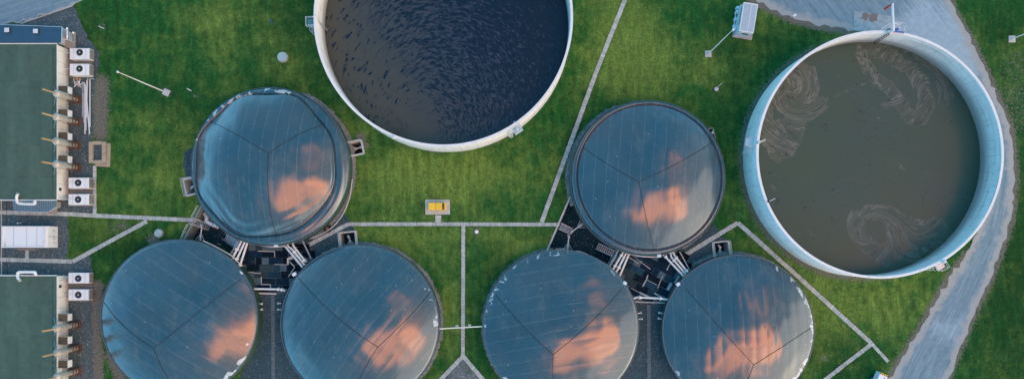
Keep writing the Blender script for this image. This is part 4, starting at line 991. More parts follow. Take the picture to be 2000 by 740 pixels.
# yellow cabinet
m = MB(); m.prism(W2([(831, 419), (879, 418.7), (878.5, 390), (830.5, 390)]), .02, .12, .5); tag(m.build('concrete_pad', M['conc_l']), kind='structure')
zt = 1.2; q0 = P(836.5, 410, zt); q1 = P(870.5, 396, zt); c = (q0+q1)/2; L = q1.x-q0.x; Wd = q1.y-q0.y
t = thing('yellow_cabinet', 'low yellow utility cabinet on a pale concrete pad above the cross path', 'cabinet', (c.x, c.y, .12))
m = MB(); m.box((-L*.29, 0, .55), (L*.42, Wd, 1.1), bev=.03, t=.6); m.build('left_box', M['yellow'], t)
m = MB(); m.box((L*.215, 0, .54), (L*.555, Wd, 1.08), bev=.03, t=.2); rb = m.build('right_box', M['yellow'], t)
m = MB(); m.box((L*.36, 0, 1.09), (.34, Wd*.86, .03)); m.build('grille', M['black'], rb); m = MB()
for k in (-1, 0, 1): m.box((L*.36, k*.3, 1.115), (.34, .05, .03))
m.build('grille_bar', M['conc_y'], rb)
m = MB(); m.box((-L*.07, 0, .5), (.05, Wd*.9, 1.0)); m.build('gap_strip', M['dark'], t)
# round covers and little posts
def cover(px, py, r, mat, label, h=.25, ring=False):
    t = thing('round_cover', label, 'cover', P(px, py)); m = MB(); m.lathe((0, 0, 0), [(r, 0), (r, h), (r*.96, h+.03), (.01, h+.07)], 36); m.build('lid', mat, t, True)
    m = MB(); m.lathe((0, 0, 0), [(r+.08, 0), (r+.08, h*.5), (r, h*.5)], 36, cap=False); m.build('collar', M['dark'] if ring else M['conc'], t)
    m = MB(); m.tube([(-.12, r*.5, h+.05), (-.12, r*.5, h+.12), (.12, r*.5, h+.12), (.12, r*.5, h+.05)], .015, 5); m.build('handle', M['galv'], t)
M['palelid'] = plain('pale_lid', (.34, .48, .47), .6, var=.12)
cover(553, 113, .78, M['palelid'], 'pale green round cover on lawn between lamp post and rippled tank', .5)
cover(311, 455.5, .64, M['palelid'], 'pale green round cover on lawn below the left cross path', .35)
cover(931, 452.5, .32, M['white'], 'small white round cover with dark collar below the central path', .25, True)
cover(1398.5, 175, .34, M['conc_l'], 'small grey round cover on lawn left of the olive grey tank', .3, True)
def post(px, py, pts, r, mat, name, label, cat):
    t = thing(name, label, cat, P(px, py)); m = MB(); m.tube(pts[0], r, 7); m.build('post', mat, t)
    m = MB(); m.tube(pts[1], r*.8, 7); m.build('arm', mat, t)
post(374, 178, [[(0, 0, 0), (0, 0, 1.0)], [(-.3, .2, 1.0), (.3, -.1, 1.0)]], .06, M['white'], 'marker_post', 'small white T shaped marker post on lawn above the slack dome', 'marker post')
post(533.5, 45, [[(0, 0, 0), (0, 0, .9)], [(0, -.3, .9), (0, .3, .9)]], .08, M['bluepaint'], 'marker_post', 'small blue marker post on lawn left of the rippled tank', 'marker post')
post(1399, 174, [[(.2, .3, 0), (.3, .4, .6)], [(.3, .4, .6), (.75, .8, .6)]], .04, M['white'], 'marker_post', 'thin white rod sticking out beside the small grey cover', 'marker post')
t = thing('sign_post', 'small white sign on a thin leaning post beside the upper road edge', 'sign', P(1541, 40)); m = MB(); m.tube([(0, 0, 0), (.1, .1, 1.9)], .035, 6); m.build('post', M['galv'], t); m = MB(); m.box((.12, .12, 2.0), (.55, .35, .06), R(35), bev=.02); m.build('panel', M['white'], t)
for k, (a, b) in enumerate([(193, 51.5), (196.5, 53.5), (200.5, 55)]):
    m = MB(); q = P(a, b, .05); m.tube([q, q+Vector((.22, -.12, .03))], .06, 6); tag(m.build('white_stick', M['white']), 'short white stick in the grass right of the top gravel', 'stick', 'short white sticks in the grass')

# ------------------------------------------------------------------ light wells
def local_dir(px, py, i):
    t, C, RR, _ = DOMEOBJ[i]; q = P(px, py); d = (Vector((q.x, q.y))-Vector((C.x, C.y))); return d.normalized()
WL = ['white framed light well at the right edge of the slack dome', 'white framed light well at the left edge of the slack dome', 'white framed light well on top of the dome beside the left gravel', 'white framed light well on top of the lower right dome', 'small rough light well at the upper right edge of the rolled rim dome']
for i, wl in enumerate(WELLS):
    W = W2(wl); c = sum((Vector(p) for p in W), Vector((0, 0)))/4
    t = thing('light_well', WL[i], 'light well', (c.x, c.y, 0)); di = [0, 0, 2, 5, 4][i]
    m = MB(); frame_walls(m, W, .26 if i != 4 else .1, -2.4, .16 if i != 4 else .03, skip={0: (3,), 1: (1,), 2: (2,), 3: (2,), 4: (3,)}[i]); wb(m, 'wall', M['conc_l'] if i != 4 else M['conc'], t)
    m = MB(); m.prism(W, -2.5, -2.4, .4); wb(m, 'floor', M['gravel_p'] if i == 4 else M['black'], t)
    if i < 4:
        order = {0: (3, 2, 1, 0), 1: (1, 0, 3, 2), 2: (3, 0, 1, 2), 3: (3, 0, 1, 2)}[i]
        def out(p): v = Vector(p)-c; return tuple(c+v*(1+.22/v.length))
        m = MB(); pts = [out(W[k]) for k in order]
        segs = {0: [(0, 1), (1, 2), (2, 3)], 1: [(0, 1), (1, 2), (2, 3)], 2: [(0, 1), (2, 3)], 3: [(0, 1), (2, 3)]}[i]
        for a, b in segs: rail(m, [pts[a], pts[b]], 1.0, .03, .15, 1.4)
        wb(m, 'railing', M['galv_w'], t)
def mixer(di, px, py, z, ln, label, mat='galv_w', r=.10):
    t0, C, RR, _ = DOMEOBJ[di]; d = local_dir(px, py, di); a = math.atan2(d.y, d.x); b = Vector((C.x, C.y))+d*(RR+.05)
    t = thing('agitator', label, 'agitator', (b.x, b.y, z), 'agitators bolted to the digester walls', a)
    m = MB()
    for s_ in (-1, -.35, .35, 1): m.tube([(0, s_*.75, .1), (.95, s_*.10, .15)], .035, 6)
    m.build('bracket', M[mat], t)
    m = MB(); m.tube([(0, 0, 0), (.9, 0, .12), (ln, .0, .25)], r, 10); m.build('shaft_tube', M[mat], t, True)
    m = MB(); m.lathe((ln-.35, 0, 0), [(.20, .05), (.22, .45), (.14, .60), (.02, .62)], 14); m.box((ln-.05, .16, .35), (.22, .22, .2), bev=.03); m.build('motor', M['galv'], t, True)
mixer(0, 695, 290, -.4, 2.0, 'pale agitator in the light well right of the slack dome')
mixer(0, 372, 366, -.4, 1.5, 'pale agitator in the light well left of the slack dome')
mixer(2, 682, 470, -.6, 1.7, 'pale agitator in the light well above the dome by the gravel')
mixer(5, 1408, 490, -.6, 1.7, 'pale agitator in the light well above the lower right dome')
mixer(4, 1388, 262, -.3, 1.2, 'small agitator in the rough well beside the rolled rim dome')
mixer(1, 389, 455, -.8, 2.6, 'pale agitator in the left sunken yard above the lower left dome')
mixer(4, 1133, 441, -.8, 2.5, 'pale agitator in the right sunken yard under the rolled rim dome')
mixer(3, 1110, 478, -.8, 2.4, 'pale agitator in the right sunken yard above the lower dome')
# silver insulated pipes in the left yard
t = thing('insulated_pipe', 'silver insulated pipe bending out of the slack dome into the left yard', 'pipe', P(410, 428, -1))
m = MB(); m.tube(bez([P(400, 417, -1.4), P(404, 424, -1.1), P(404, 431, -1.0), P(412, 437, -.9), P(427, 443, -.8)]), .34, 12); wb(m, 'bend', M['galv_w'], t, True)
m = MB(); m.tube(bez([P(402, 415, -.6), P(409, 421, -.5), P(414, 430, -.4)]), .16, 10); wb(m, 'side_pipe', M['pipew'], t, True)
m = MB(); a, b = P(412, 437, -.9), P(427, 443, -.8); m.tube([a.lerp(b, .3), a.lerp(b, .4)], .40, 14); m.tube([a.lerp(b, .8), a.lerp(b, .9)], .40, 14); wb(m, 'flange', M['galv'], t)
# yard clutter
for (px, py, z, sz, rz, lab) in [(424, 478, -2.7, (1.3, .5, .35), R(-10), 'pale grey box lying in the left sunken yard'), (1094, 487, -2.7, (1.7, .45, .4), 0, 'pale grey long box lying in the right sunken yard')]:
    t = thing('equipment_box', lab, 'box', P(px, py, z)); m = MB(); m.box((0, 0, sz[2]/2), sz, rz, bev=.05); m.build('body', M['galv_w'], t); m = MB(); m.box((0, 0, sz[2]+.01), (sz[0]*.8, sz[1]*.7, .03), rz); m.build('lid', M['white'], t)

# ------------------------------------------------------------------ stairs
def stairs(a, b, za, zb, wid, label, n=9, mat='galv_w'):
    A = P(*a, za); B = P(*b, zb); d = Vector((B.x-A.x, B.y-A.y)); L = d.length; u = d/L; v = Vector((-u.y, u.x)); ang = math.atan2(u.y, u.x)
    t = thing('metal_stairs', label, 'stairs', ((A.x+B.x)/2, (A.y+B.y)/2, min(za, zb)), 'steel stairs into the sunken yards')
    m = MB()
    for k in range(n):
        s_ = (k+.5)/n; m.box((A.x+d.x*s_, A.y+d.y*s_, za+(zb-za)*s_), (L/n*.42, wid, .05), ang)
    wb(m, 'tread', M['galv'], t)
    for sg in (-1, 1):
        o = Vector((v.x, v.y, 0))*(sg*wid/2)
        m = MB(); m.tube([A+o, B+o], .06, 6); wb(m, 'stringer', M['galv_w'], t)
        up = Vector((0, 0, .95)); m = MB(); m.tube([A+o+up, B+o+up], .035, 6)
        for s_ in (0, .5, 1): q = (A+o).lerp(B+o, s_); m.tube([q, q+up], .03, 6)
        wb(m, 'handrail', M[mat], t)
stairs((377, 431), (411, 444), .1, -2.4, 1.0, 'steel stairs down from the left lawn path into the left yard')
stairs((464, 477), (441, 461), .1, -2.4, 1.0, 'steel stairs between the left yard and the left black panels')
stairs((1094, 441.5), (1116, 452), .1, -2.4, 1.0, 'steel stairs down from the central path into the right yard')
stairs((1198, 495), (1166, 480), .1, -2.4, 1.0, 'steel stairs between the right yard and the right black panels')
def railing(pts, z, label, h=1.05, mat='galv_w', r=.035):
    W = [P(a, b, z) for a, b in pts]; t = thing('railing', label, 'railing', W[0], 'steel safety railings'); m = MB(); rail(m, [(p.x, p.y, z) for p in W], h, r); wb(m, 'rail', M[mat], t)
railing([(391, 402), (379, 424)], .1, 'short railing above the left yard wall, north of its stairs')
railing([(371, 438), (357, 468)], .1, 'railing above the left yard wall, south of its stairs')
railing([(471, 469), (452, 500)], .1, 'railing between the left yard and the three left white pipes')
railing([(594, 470), (611, 505)], .1, 'railing between the left black panels and the gravel beside them')
railing([(1208, 486), (1201, 500), (1190, 520)], .1, 'railing between the right yard and the three right yard pipes')
railing([(1325, 491), (1345, 528)], .1, 'railing between the right black panels and the gravel beside them')

# ------------------------------------------------------------------ black panels between the tanks
def deck(poly, nm):
    m = MB(); m.prism(W2(poly), -.05, .03, .5); tag(m.build(nm, M['deckc']), kind='structure')
M['deckc'] = plain('panel_deck_concrete', (.07, .12, .15), .8, var=.3)
deck([(470, 466), (450, 500), (470, 545), (497, 574), (556, 574), (600, 560), (613, 509), (592, 467), (530, 430)], 'panel_deck')
deck([(1208, 484), (1188, 522), (1205, 560), (1238, 590), (1306, 590), (1330, 560), (1346, 510), (1328, 484), (1270, 430)], 'panel_deck')
def cover_mat(nm, c, sp):
    return plain(nm, c, .85, var=.25, sc=1.0, dirt=(.05, .07, .08), dirt_amt=.5, spec=sp)
PM = [cover_mat('cover_black', (.004, .011, .020), .08), cover_mat('cover_navy', (.006, .022, .042), .08), cover_mat('cover_slate', (.014, .050, .075), .08), cover_mat('cover_worn', (.030, .052, .058), .08)]
def panels(poly, ctr, ang, doms, side):
    W = W2(poly); C = P(*ctr); pw_, ph_ = S(26.5), S(13.4); k = 0
    for j in range(-7, 8):
        off = (j % 2)*.5*pw_+random.uniform(-.25, .25)
        i = -5
        while i < 6:
            wide = 1.0; u0 = i*pw_+off; v0 = j*ph_; i += 1
            if random.random() < .18: wide = .5
            u = u0+(wide-1)*pw_/2; x = C.x+u*math.cos(ang)-v0*math.sin(ang); y = C.y+u*math.sin(ang)+v0*math.cos(ang)
            if not pip(np.array([x]), np.array([y]), W)[0]: continue
            hw = pw_*wide/2; dd = min(math.hypot(x-DOMEOBJ[q][1].x, y-DOMEOBJ[q][1].y)-DOMEOBJ[q][2] for q in doms)
            if dd < .25: continue
            g1, g2 = random.choice((.02, .03, .03, .13)), random.choice((.02, .03, .03, .12))
            m = MB(); m.box((x, y, .05+.02*(k % 4)+random.uniform(0, .01)), (pw_*wide-g1, ph_-g2, .035), ang+random.gauss(0, .006), bev=.006)
            r_ = random.random(); mt = PM[0] if r_ < .42 else PM[1] if r_ < .78 else PM[2] if r_ < .93 else PM[3]
            tag(m.build('cover_panel', mt), 'dark rubber cover panel laid between the three %s domes' % side, 'cover panel', 'dark cover panels between the %s domes' % side); k += 1
panels([(474, 466), (454, 500), (470, 545), (499, 572), (554, 572), (590, 560), (609, 508), (590, 467), (530, 430)], (523, 523), 0, (0, 1, 2), 'left')
panels([(1211, 484), (1193, 522), (1215, 565), (1240, 586), (1303, 586), (1330, 550), (1342, 510), (1326, 484), (1270, 430)], (1268, 540), R(-28), (3, 4, 5), 'right')
# pale strips left showing between the panels
def strip(pts, w_, z=.15):
    m = MB()
    for a, b in zip(pts[:-1], pts[1:]):
        A, B = P(*a), P(*b); d = B-A; c_ = (A+B)/2; m.box((c_.x, c_.y, z), (d.length+.05, w_, .03), math.atan2(d.y, d.x))
    return m
SL = [([(563, 504), (563, 516)], .3), ([(565, 505), (580, 499)], .5), ([(567, 511), (576, 521)], .12), ([(576, 522), (564, 540)], .12), ([(511, 541), (511, 555), (529, 555), (529, 563)], .13), ([(503, 572), (540, 573.5)], .26), ([(497, 533), (510, 533)], .14), ([(484, 531.5), (497, 531.5)], .1), ([(505, 490), (537, 491)], .13), ([(537, 491), (537, 502)], .1), ([(537, 516), (563, 516.5)], .08)]
SR = [([(1249, 571), (1268, 580)], .28), ([(1278, 572), (1290, 579)], .2), ([(1262, 546), (1265, 537)], .16), ([(1255, 559), (1262, 546)], .18), ([(1228, 502), (1247, 514)], .09), ([(1249, 510), (1270, 525)], .09), ([(1302, 527), (1309, 513)], .14), ([(1284, 562), (1294, 538)], .1), ([(1317, 552), (1326, 539)], .26), ([(1232, 562), (1249, 571)], .07), ([(1240, 589), (1300, 591)], .2), ([(1262, 545), (1282, 556)], .07)]
for side, L in (('left', SL), ('right', SR)):
    for pts, w_ in L: tag(strip(pts, w_).build('timber_batten', M['conc_l']), 'pale batten lying between dark cover panels of the %s trio' % side, 'batten', 'pale battens between the %s cover panels' % side)

# ------------------------------------------------------------------ white pipework between the tanks
def pipe(pts, z, r, label, name='gas_pipe', valves=(), mat='pipew', group='white pipes crossing the cover panels'):
    W = [P(a, b, z) for a, b in pts]; t = thing(name, label, 'pipe', (W[0].x, W[0].y, 0), group)
    m = MB(); m.tube([W[0]-Vector((0, 0, .9))]+W+[W[-1]-Vector((0, 0, .9))], r, 10); wb(m, 'pipe', M[mat], t, True)
    for s_ in valves:
        L = sum((b-a).length for a, b in zip(W[:-1], W[1:])); q = s_*L
        for a, b in zip(W[:-1], W[1:]):
            l = (b-a).length
            if q <= l: break
            q -= l
        u = (b-a).normalized(); p = a+u*q; m = MB(); m.tube([p-u*.14, p+u*.14], r*1.7, 12); m.tube([p, p+Vector((0, 0, .42))], .05, 6); m.lathe(p+Vector((0, 0, .42)), [(.17, 0), (.17, .05)], 12); wb(m, 'valve', M['white'], t)
    k = 2
    for j in range(k):
        a, b = W[0], W[-1]; p = a.lerp(b, (j+.5)/k); m = MB(); m.tube([Vector((p.x, p.y, .05)), Vector((p.x, p.y, z-.05))], .05, 6); wb(m, 'support', M['galv'], t)
TR = [('left', [('left bank, outermost pipe by the stairs', [(473, 468), (456, 500), (453, 509)], (.45, .93)), ('left bank, middle pipe', [(479, 470), (463, 505), (458, 513)], (.8,)), ('left bank, longest pipe nearest the panels', [(484, 471), (468.5, 519)], (.96,)),
               ('right bank, straight lowest pipe', [(555.5, 479), (591, 521.5)], ()), ('right bank, kinked middle pipe', [(559.6, 475), (563, 481), (571, 487), (595, 517)], (.42,)), ('right bank, upper pipe with kink', [(570.6, 473.5), (573, 480), (597, 511)], (.92,)),
               ('bottom pipe running straight across', [(489.5, 566), (494.5, 563.5), (548, 564.5), (556, 567)], (.82, .93))]),
      ('right', [('left bank, outermost pipe by the stairs', [(1219, 488.5), (1201, 519), (1197, 527)], (.25, .8)), ('left bank, middle pipe', [(1224.7, 490), (1207, 525), (1202, 532)], (.75,)), ('left bank, longest pipe nearest the panels', [(1230, 492), (1210.5, 538)], ()),
                ('right bank, straight lowest pipe', [(1298, 499), (1336, 540)], (.05,)), ('right bank, kinked middle pipe', [(1309.5, 494.5), (1311, 502), (1340, 536)], (.3,)), ('right bank, upper pipe with kink', [(1314, 492.5), (1319, 501), (1343, 531)], (.25, .93)),
                ('bottom pipe running straight across', [(1236.5, 583), (1245, 580), (1291, 582.5), (1305, 585)], (.2, .78))])]
for side, L in TR:
    for lab, pts, vv in L: pipe(pts, 1.25, .17, 'white pipe between the %s domes, %s' % (side, lab), valves=vv)
def ringpipe(pts, z, label, r=.085):
    W = [P(a, b, z) for a, b in pts]; t = thing('ring_pipe', label, 'pipe', W[0], 'thin white pipes following the tank rims'); m = MB(); cv = bez(W, 8); m.tube(cv, r, 8); wb(m, 'pipe', M['pipew'], t, True)
    m = MB()
    for q in cv[4::9]: m.box((q.x, q.y, q.z-.1), (.08, .3, .12), random.uniform(0, 3))
    wb(m, 'clamp', M['galv'], t)
ringpipe([(396, 470), (414, 478), (431, 487), (453, 500), (468, 515)], 1.6, 'thin white pipe curving along the top right of the lower left dome')
ringpipe([(452, 457), (471, 467.5), (485, 472), (504, 478), (531, 481.5), (556, 480.5)], 1.6, 'thin white pipe curving under the bottom rim of the slack dome')
ringpipe([(1157.5, 454), (1174, 466), (1191, 478), (1208, 487), (1229, 495), (1254.6, 500.5), (1281, 501), (1297, 498.4)], 1.6, 'thin white pipe curving under the bottom rim of the rolled rim dome')
ringpipe([(1126, 490), (1142, 494.5), (1160, 503), (1181, 514), (1197, 526)], 1.6, 'thin white pipe curving along the top right of the dome left of the right lane')
ringpipe([(605, 466), (632, 455), (655, 438), (672, 414), (683, 385), (688, 350)], .35, 'thin pale pipe hugging the lower right foot of the slack dome', .06)
t = thing('link_pipe', 'thin cream pipe spanning the lawn path between two neighbouring domes', 'pipe', P(903, 639)); A, B = P(858, 641.5, 2.0), P(948, 636.5, 2.0)
m = MB(); m.tube([A+Vector((0, 0, -.4)), A, B, B+Vector((0, 0, -.4))], .10, 10); wb(m, 'pipe', M['cream'], t, True)
for s_ in (.36, .64): q = A.lerp(B, s_); m = MB(); m.tube([(q.x, q.y, 0), (q.x, q.y, 1.95)], .05, 6); m.box((q.x, q.y, .06), (.45, .45, .14)); wb(m, 'support', M['galv'], t)
# pressure relief boxes on the rims
for (a, b, rz, lab) in [(472.5, 533, R(-35), 'small white relief box on the upper right rim of the lower left dome'), (576.5, 535, R(35), 'small white relief box on the upper left rim of the dome by the gravel'), (1219.5, 552, R(-35), 'small white relief box on the rim left of the right black panels'), (1323, 554.5, R(35), 'small white relief box on the rim right of the right black panels'),
                        (541, 478.5, 0, 'small white relief box under the bottom rim of the slack dome'), (1286, 499, R(8), 'small white relief box under the bottom rim of the rolled rim dome')]:
    t = thing('relief_box', lab, 'relief box', P(a, b, 1.8), 'small white relief boxes on the dome rims'); m = MB(); m.box((0, 0, .35), (.62, .5, .5), rz, bev=.04); m.build('housing', M['bright'], t)
    m = MB(); m.tube([(0, 0, .3), (math.cos(rz)*.75*(-1 if rz < 0 else 1), math.sin(rz)*.2-.1, .3)], .06, 6); m.build('pipe', M['dark'], t); m = MB(); m.box((0, 0, -.2), (.3, .12, .9), rz); m.build('bracket', M['galv'], t)
for (a, b, c_, d, di, lab) in [(504, 592, 512, 593, 1, 'upper stub pipe beside the left lane, on the left dome'), (505, 604, 512, 604, 1, 'lower stub pipe beside the left lane, on the left dome'), (549, 592, 543, 592, 2, 'upper stub pipe beside the left lane, on the right dome'), (549, 604, 543, 604, 2, 'lower stub pipe beside the left lane, on the right dome'),
                                (1245, 612, 1252, 610, 3, 'upper stub pipe beside the right lane, on the left dome'), (1247, 623, 1254, 622, 3, 'lower stub pipe beside the right lane, on the left dome'), (1297, 612, 1287, 610, 5, 'upper stub pipe beside the right lane, on the right dome'), (1296, 624, 1286, 621, 5, 'lower stub pipe beside the right lane, on the right dome')]:
    A, B = P(a, b, .9), P(c_, d, .9); t = thing('stub_pipe', 'white flanged '+lab, 'pipe', (B.x, B.y, 0), 'flanged stub pipes beside the lanes'); m = MB(); m.tube([A, B], .09, 8); wb(m, 'pipe', M['pipew'], t)
    m = MB(); u = (B-A).normalized(); m.tube([B-u*.05, B+u*.05], .19, 12); m.tube([B, B+Vector((0, 0, .35))], .05, 6); wb(m, 'flange', M['white'], t)
# hanging bits beside the panels
for (a, b, rz, lab) in [(493, 549, R(-55), 'small blue grey steel plate leaning at the left edge of the left panels'), (1307, 559, R(60), 'small blue grey steel plate lying at the right edge of the right panels')]:
    t = thing('steel_plate', lab, 'plate', P(a, b)); m = MB(); m.box((0, 0, .3), (1.3, .42, .05), rz, bev=.01); m.build('plate', M['galv'], t); m = MB(); m.box((0, 0, .2), (1.1, .06, .2), rz); m.build('rib', M['dark'], t)
# tyre
t = thing('old_tyre', 'old black tyre filled with pale stones lying beside the slack dome', 'tyre', P(640.5, 446.5)); m = MB(); m.lathe((0, 0, 0), [(.46+.20*math.cos(a), .17+.16*math.sin(a)) for a in np.linspace(0, 2*math.pi, 13)], 36, cap=False); m.build('tyre', M['tyre'], t, True)
m = MB()
for k in range(26):
    a = random.uniform(0, 6.28); r_ = .26*math.sqrt(random.random()); m.box((r_*math.cos(a), r_*math.sin(a), .09+random.uniform(0, .05)), (random.uniform(.06, .13), random.uniform(.06, .12), .08), a, bev=.02)
m.build('stone_fill', M['stone'], t)

# ------------------------------------------------------------------ open tank fittings
def at_rim(C, RR, a, dr=0.0): return Vector((C.x+(RR+dr)*math.cos(a), C.y+(RR+dr)*math.sin(a), 0))
def platform(C, RR, a, label, cage=-1, mast=None, z=5.2, wid=1.3, dep=1.2, floor='teal'):
    b = at_rim(C, RR, a, .03); t = thing('tank_platform', label, 'platform', (b.x, b.y, 0), 'service platforms on the open tank walls', a)
    m = MB(); m.box((dep/2, 0, z), (dep, wid, .07)); m.build('grating', M[floor], t)
    m = MB(); rail(m, [(0, -wid/2, z), (dep, -wid/2, z), (dep, wid/2, z), (0, wid/2, z)], 1.1, .035); m.build('railing', M['galv_w'], t)
    m = MB()
    for s_ in (-1, 1): m.tube([(0, s_*wid*.4, z-1.1), (dep*.9, s_*wid*.4, z-.05)], .04, 6)
    m.build('bracket', M['galv'], t)
    m = MB(); y0 = cage*(wid/2+.45)
    for s_ in (-.22, .22): m.tube([(.25, y0+s_, .1), (.25, y0+s_, z+1.2)], .03, 6)
    for k in range(16): m.tube([(.25, y0-.22, .4+k*.32), (.25, y0+.22, .4+k*.32)], .018, 5)
    m.build('ladder', M['galv_w'], t)
    m = MB()
    for zz in np.arange(2.4, z+1.1, .8): m.tube([(.25+.62*math.sin(q), y0+.36*math.cos(q), float(zz)) for q in np.linspace(0, math.pi, 9)], .022, 5)
    m.build('ladder_cage', M['galv_w'], t)
    return t
def angpx(C, px, py, z): q = P(px, py, z); return math.atan2(q.y-C.y, q.x-C.x)
platform(CA, RA, angpx(CA, 606, 42, ZR), 'teal floored platform with caged ladder at the left of the rippled tank', 1)
platform(CA, RA, angpx(CA, 1017, 262, ZR), 'steel platform with caged ladder at the lower right of the rippled tank', -1, floor='galv')
platform(CB, RB, angpx(CB, 1845, 523, ZR), 'steel platform with caged ladder at the lower right of the olive tank', -1, floor='galv')
platform(CB, RB, angpx(CB, 1478, 277, ZR), 'steel platform with caged ladder at the left of the olive tank', 1, z=4.6, floor='galv_w')
platform(CB, RB, angpx(CB, 1750, 56, ZR), 'steel platform behind the boom at the top of the olive tank', -1, z=5.6, wid=2.0, floor='galv')
def rods(C, RR, px, py, px2, py2, label, n=2, gap=.16, r=.04, mat='galv'):
    A = P(px, py, ZR+.7); B = P(px2, py2, 1.6); d = (B-A); v = Vector((-d.y, d.x, 0)).normalized()
    t = thing('mixer_mast', label, 'mixer mast', A, 'mixer masts slanting into the open tanks')
    for k in range(n): o = v*(k-(n-1)/2)*gap; m = MB(); m.tube([A+o, B+o], r, 6); wb(m, 'rod', M[mat], t)
    m = MB()
    for s_ in np.linspace(.05, .9, 7): q = A.lerp(B, float(s_)); m.tube([q-v*gap*(n-1)/2, q+v*gap*(n-1)/2], r*.7, 5)
    wb(m, 'cross_bar', M[mat], t)
    m = MB(); m.box((A.x, A.y, ZR+.25), (.35, .35, .9), math.atan2(d.y, d.x), bev=.03); wb(m, 'head', M['galv_w'], t); return t
rods(CA, RA, 613, 33, 639, 60, 'twin steel mixer mast beside the teal floored platform')
rods(CA, RA, 768, 268, 773, 252, 'rusty short mixer mast at the lower left of the rippled tank', mat='rust')
rods(CA, RA, 1011, 253, 1003.5, 237, 'pale mixer mast beside the lower right platform of the rippled tank', mat='galv_w', r=.06)
rods(CB, RB, 1738, 62, 1707, 82, 'dark mixer mast of many parallel bars at the top of the olive tank', 4, .32, .06, 'dark')
rods(CB, RB, 1847, 511, 1806, 510, 'pale mixer mast beside the lower right platform of the olive tank', 1, .2, .05, 'galv_w')
rods(CB, RB, 1483, 278, 1495, 273, 'pale camera-like mixer mast at the left of the olive tank', 2, .2, .05, 'galv_w')
t = thing('drain_hose', 'black hose hanging over the lower left wall of the olive tank', 'hose', P(1476, 398)); W = [P(1475, 398, .1), P(1479, 397, 1.0), P(1497, 394.5, ZR-.5), P(1501, 393.5, ZR+.25), P(1505, 391.5, ZR+.1), P(1505, 391.5, 3)]
m = MB(); m.tube(W, .16, 8); wb(m, 'hose', M['black'], t, True); m = MB(); m.tube([P(1503, 393, ZR+.35), P(1514, 387.5, ZR+.35)], .05, 6); wb(m, 'rod', M['galv_w'], t)
t = thing('filling_boom', 'white filling boom with red end reaching from the olive tank over the road', 'boom', P(1739, 64)); A = P(1739, 64, 6.3); B = P(1743, 14, 7.6)
m = MB(); m.tube([A-Vector((0, 0, 1)), A+Vector((0, 0, .9)), B+Vector((0, .2, .0)), P(1743.6, 8.5, 7.5)], .17, 10); wb(m, 'pipe', M['white'], t, True)
m = MB(); m.tube([P(1743.4, 8.8, 7.5), P(1728, 18, 5.2)], .17, 10); wb(m, 'end_hose', M['red'], t, True)
m = MB(); m.tube([P(1739.6, 45, 7.0), P(1722, 57, ZR)], .05, 6); m.tube([P(1739.6, 45, 7.0), P(1757, 49, ZR)], .05, 6); wb(m, 'brace', M['white'], t)
m = MB(); q = P(1748, 60, ZR); m.box((q.x, q.y, ZR+.35), (.5, .4, .6), .4, bev=.05); m.tube([q+Vector((-.6, -.2, .3)), q+Vector((1.2, -.4, .3))], .12, 8); wb(m, 'pump', M['bluepaint'], t)
# loading slab on the road
def f_loadslab(g, b):
    p = g.pos(); c = g.mix(g.mr(g.noise(p, .8, 6, .7), .3, .7), (.25, .34, .38), (.34, .43, .47))
    rs = g.mr(g.noise(g.vm('ADD', p, (3, 1, 0)), 1.5, 6, .7), .36, .6, .82, 1.1, False); c = g.vm('MULTIPLY', c, g.comb(rs, rs, rs))
    for a, bb, r_ in ((1689.5, 33, .62), (1704.5, 35.5, .75), (1709, 32, .4)):
        q = P(a, bb); dd = g.vm('DISTANCE', p, tuple(q)); dd = g.m('ADD', dd, g.m('MULTIPLY', g.m('SUBTRACT', g.noise(p, 2.2, 5, .7), .5), 1.1)); c = g.mix(g.mr(dd, r_-.05, r_, 1, 0), c, (.20, .17, .15))
    return c
m = MB(); m.prism(W2([(1667, 60), (1741, 72), (1740.5, 32.5), (1667.8, 22.5)]), .0, .05, .5); tag(m.build('loading_slab', material('loading_slab', f_loadslab, .8)), kind='structure')
# ------------------------------------------------------------------ kiosk
A = P(1453, 4.5, 2.6); B = P(1480.7, 9.7, 2.6); D_ = P(1443.8, 60.8, 2.6); cx = (B+D_)/2; ux = Vector((B.x-A.x, B.y-A.y)); vy = Vector((A.x-D_.x, A.y-D_.y)); Wd = ux.length; L = vy.length; az_ = math.atan2(vy.y, vy.x)-math.pi/2
t = thing('white_kiosk', 'white container kiosk with ribbed two panel roof by the upper road', 'kiosk', (cx.x, cx.y, 0), None, az_)
m = MB(); m.box((0, 0, 1.3), (Wd, L, 2.48), bev=.02, t=.5); bd = m.build('body', M['bright'], t)
m = MB()
for s_, wx, ox in ((-1, Wd*.52, -Wd*.2), (1, Wd*.38, Wd*.27)): m.box((ox, 0, 2.57), (wx, L-.3, .06), bev=.01, t=.5)
M['kr'] = plain('kiosk_roof_sheet', (.42, .52, .60), .4, var=.08); m.build('roof_panel', M['kr'], t)
m = MB()
for k in range(18): m.box((-Wd/2+.18+k*(Wd-.36)/17, 0, 2.61), (.035, L-.4, .03))
m.build('roof_rib', M['galv_w'], t)
m = MB()
for s_ in (-1, 1): m.box((s_*(Wd/2-.05), 0, 2.56), (.12, L, .12)); m.box((0, s_*(L/2-.06), 2.563), (Wd-.2, .14, .12))
m.box((Wd*.07, 0, 2.59), (.1, L-.2, .12)); m.build('roof_frame', M['white'], t)
m = MB(); m.box((.1, -L/2-.01, 1.75), (1.1, .06, .75)); wn = m.build('window', M['galv_w'], bd); m = MB(); m.box((.1, -L/2-.045, 1.75), (.85, .02, .5)); m.build('pane', M['darkglass'], wn)
m = MB(); m.tube([(-Wd/2-.12, -L/2+1.5, 1.2), (-Wd/2-.12, -L/2+1.2, 2.3), (-Wd/2-.12, L/2-.7, 2.3)], .04, 6); m.build('conduit', M['dark'], t)
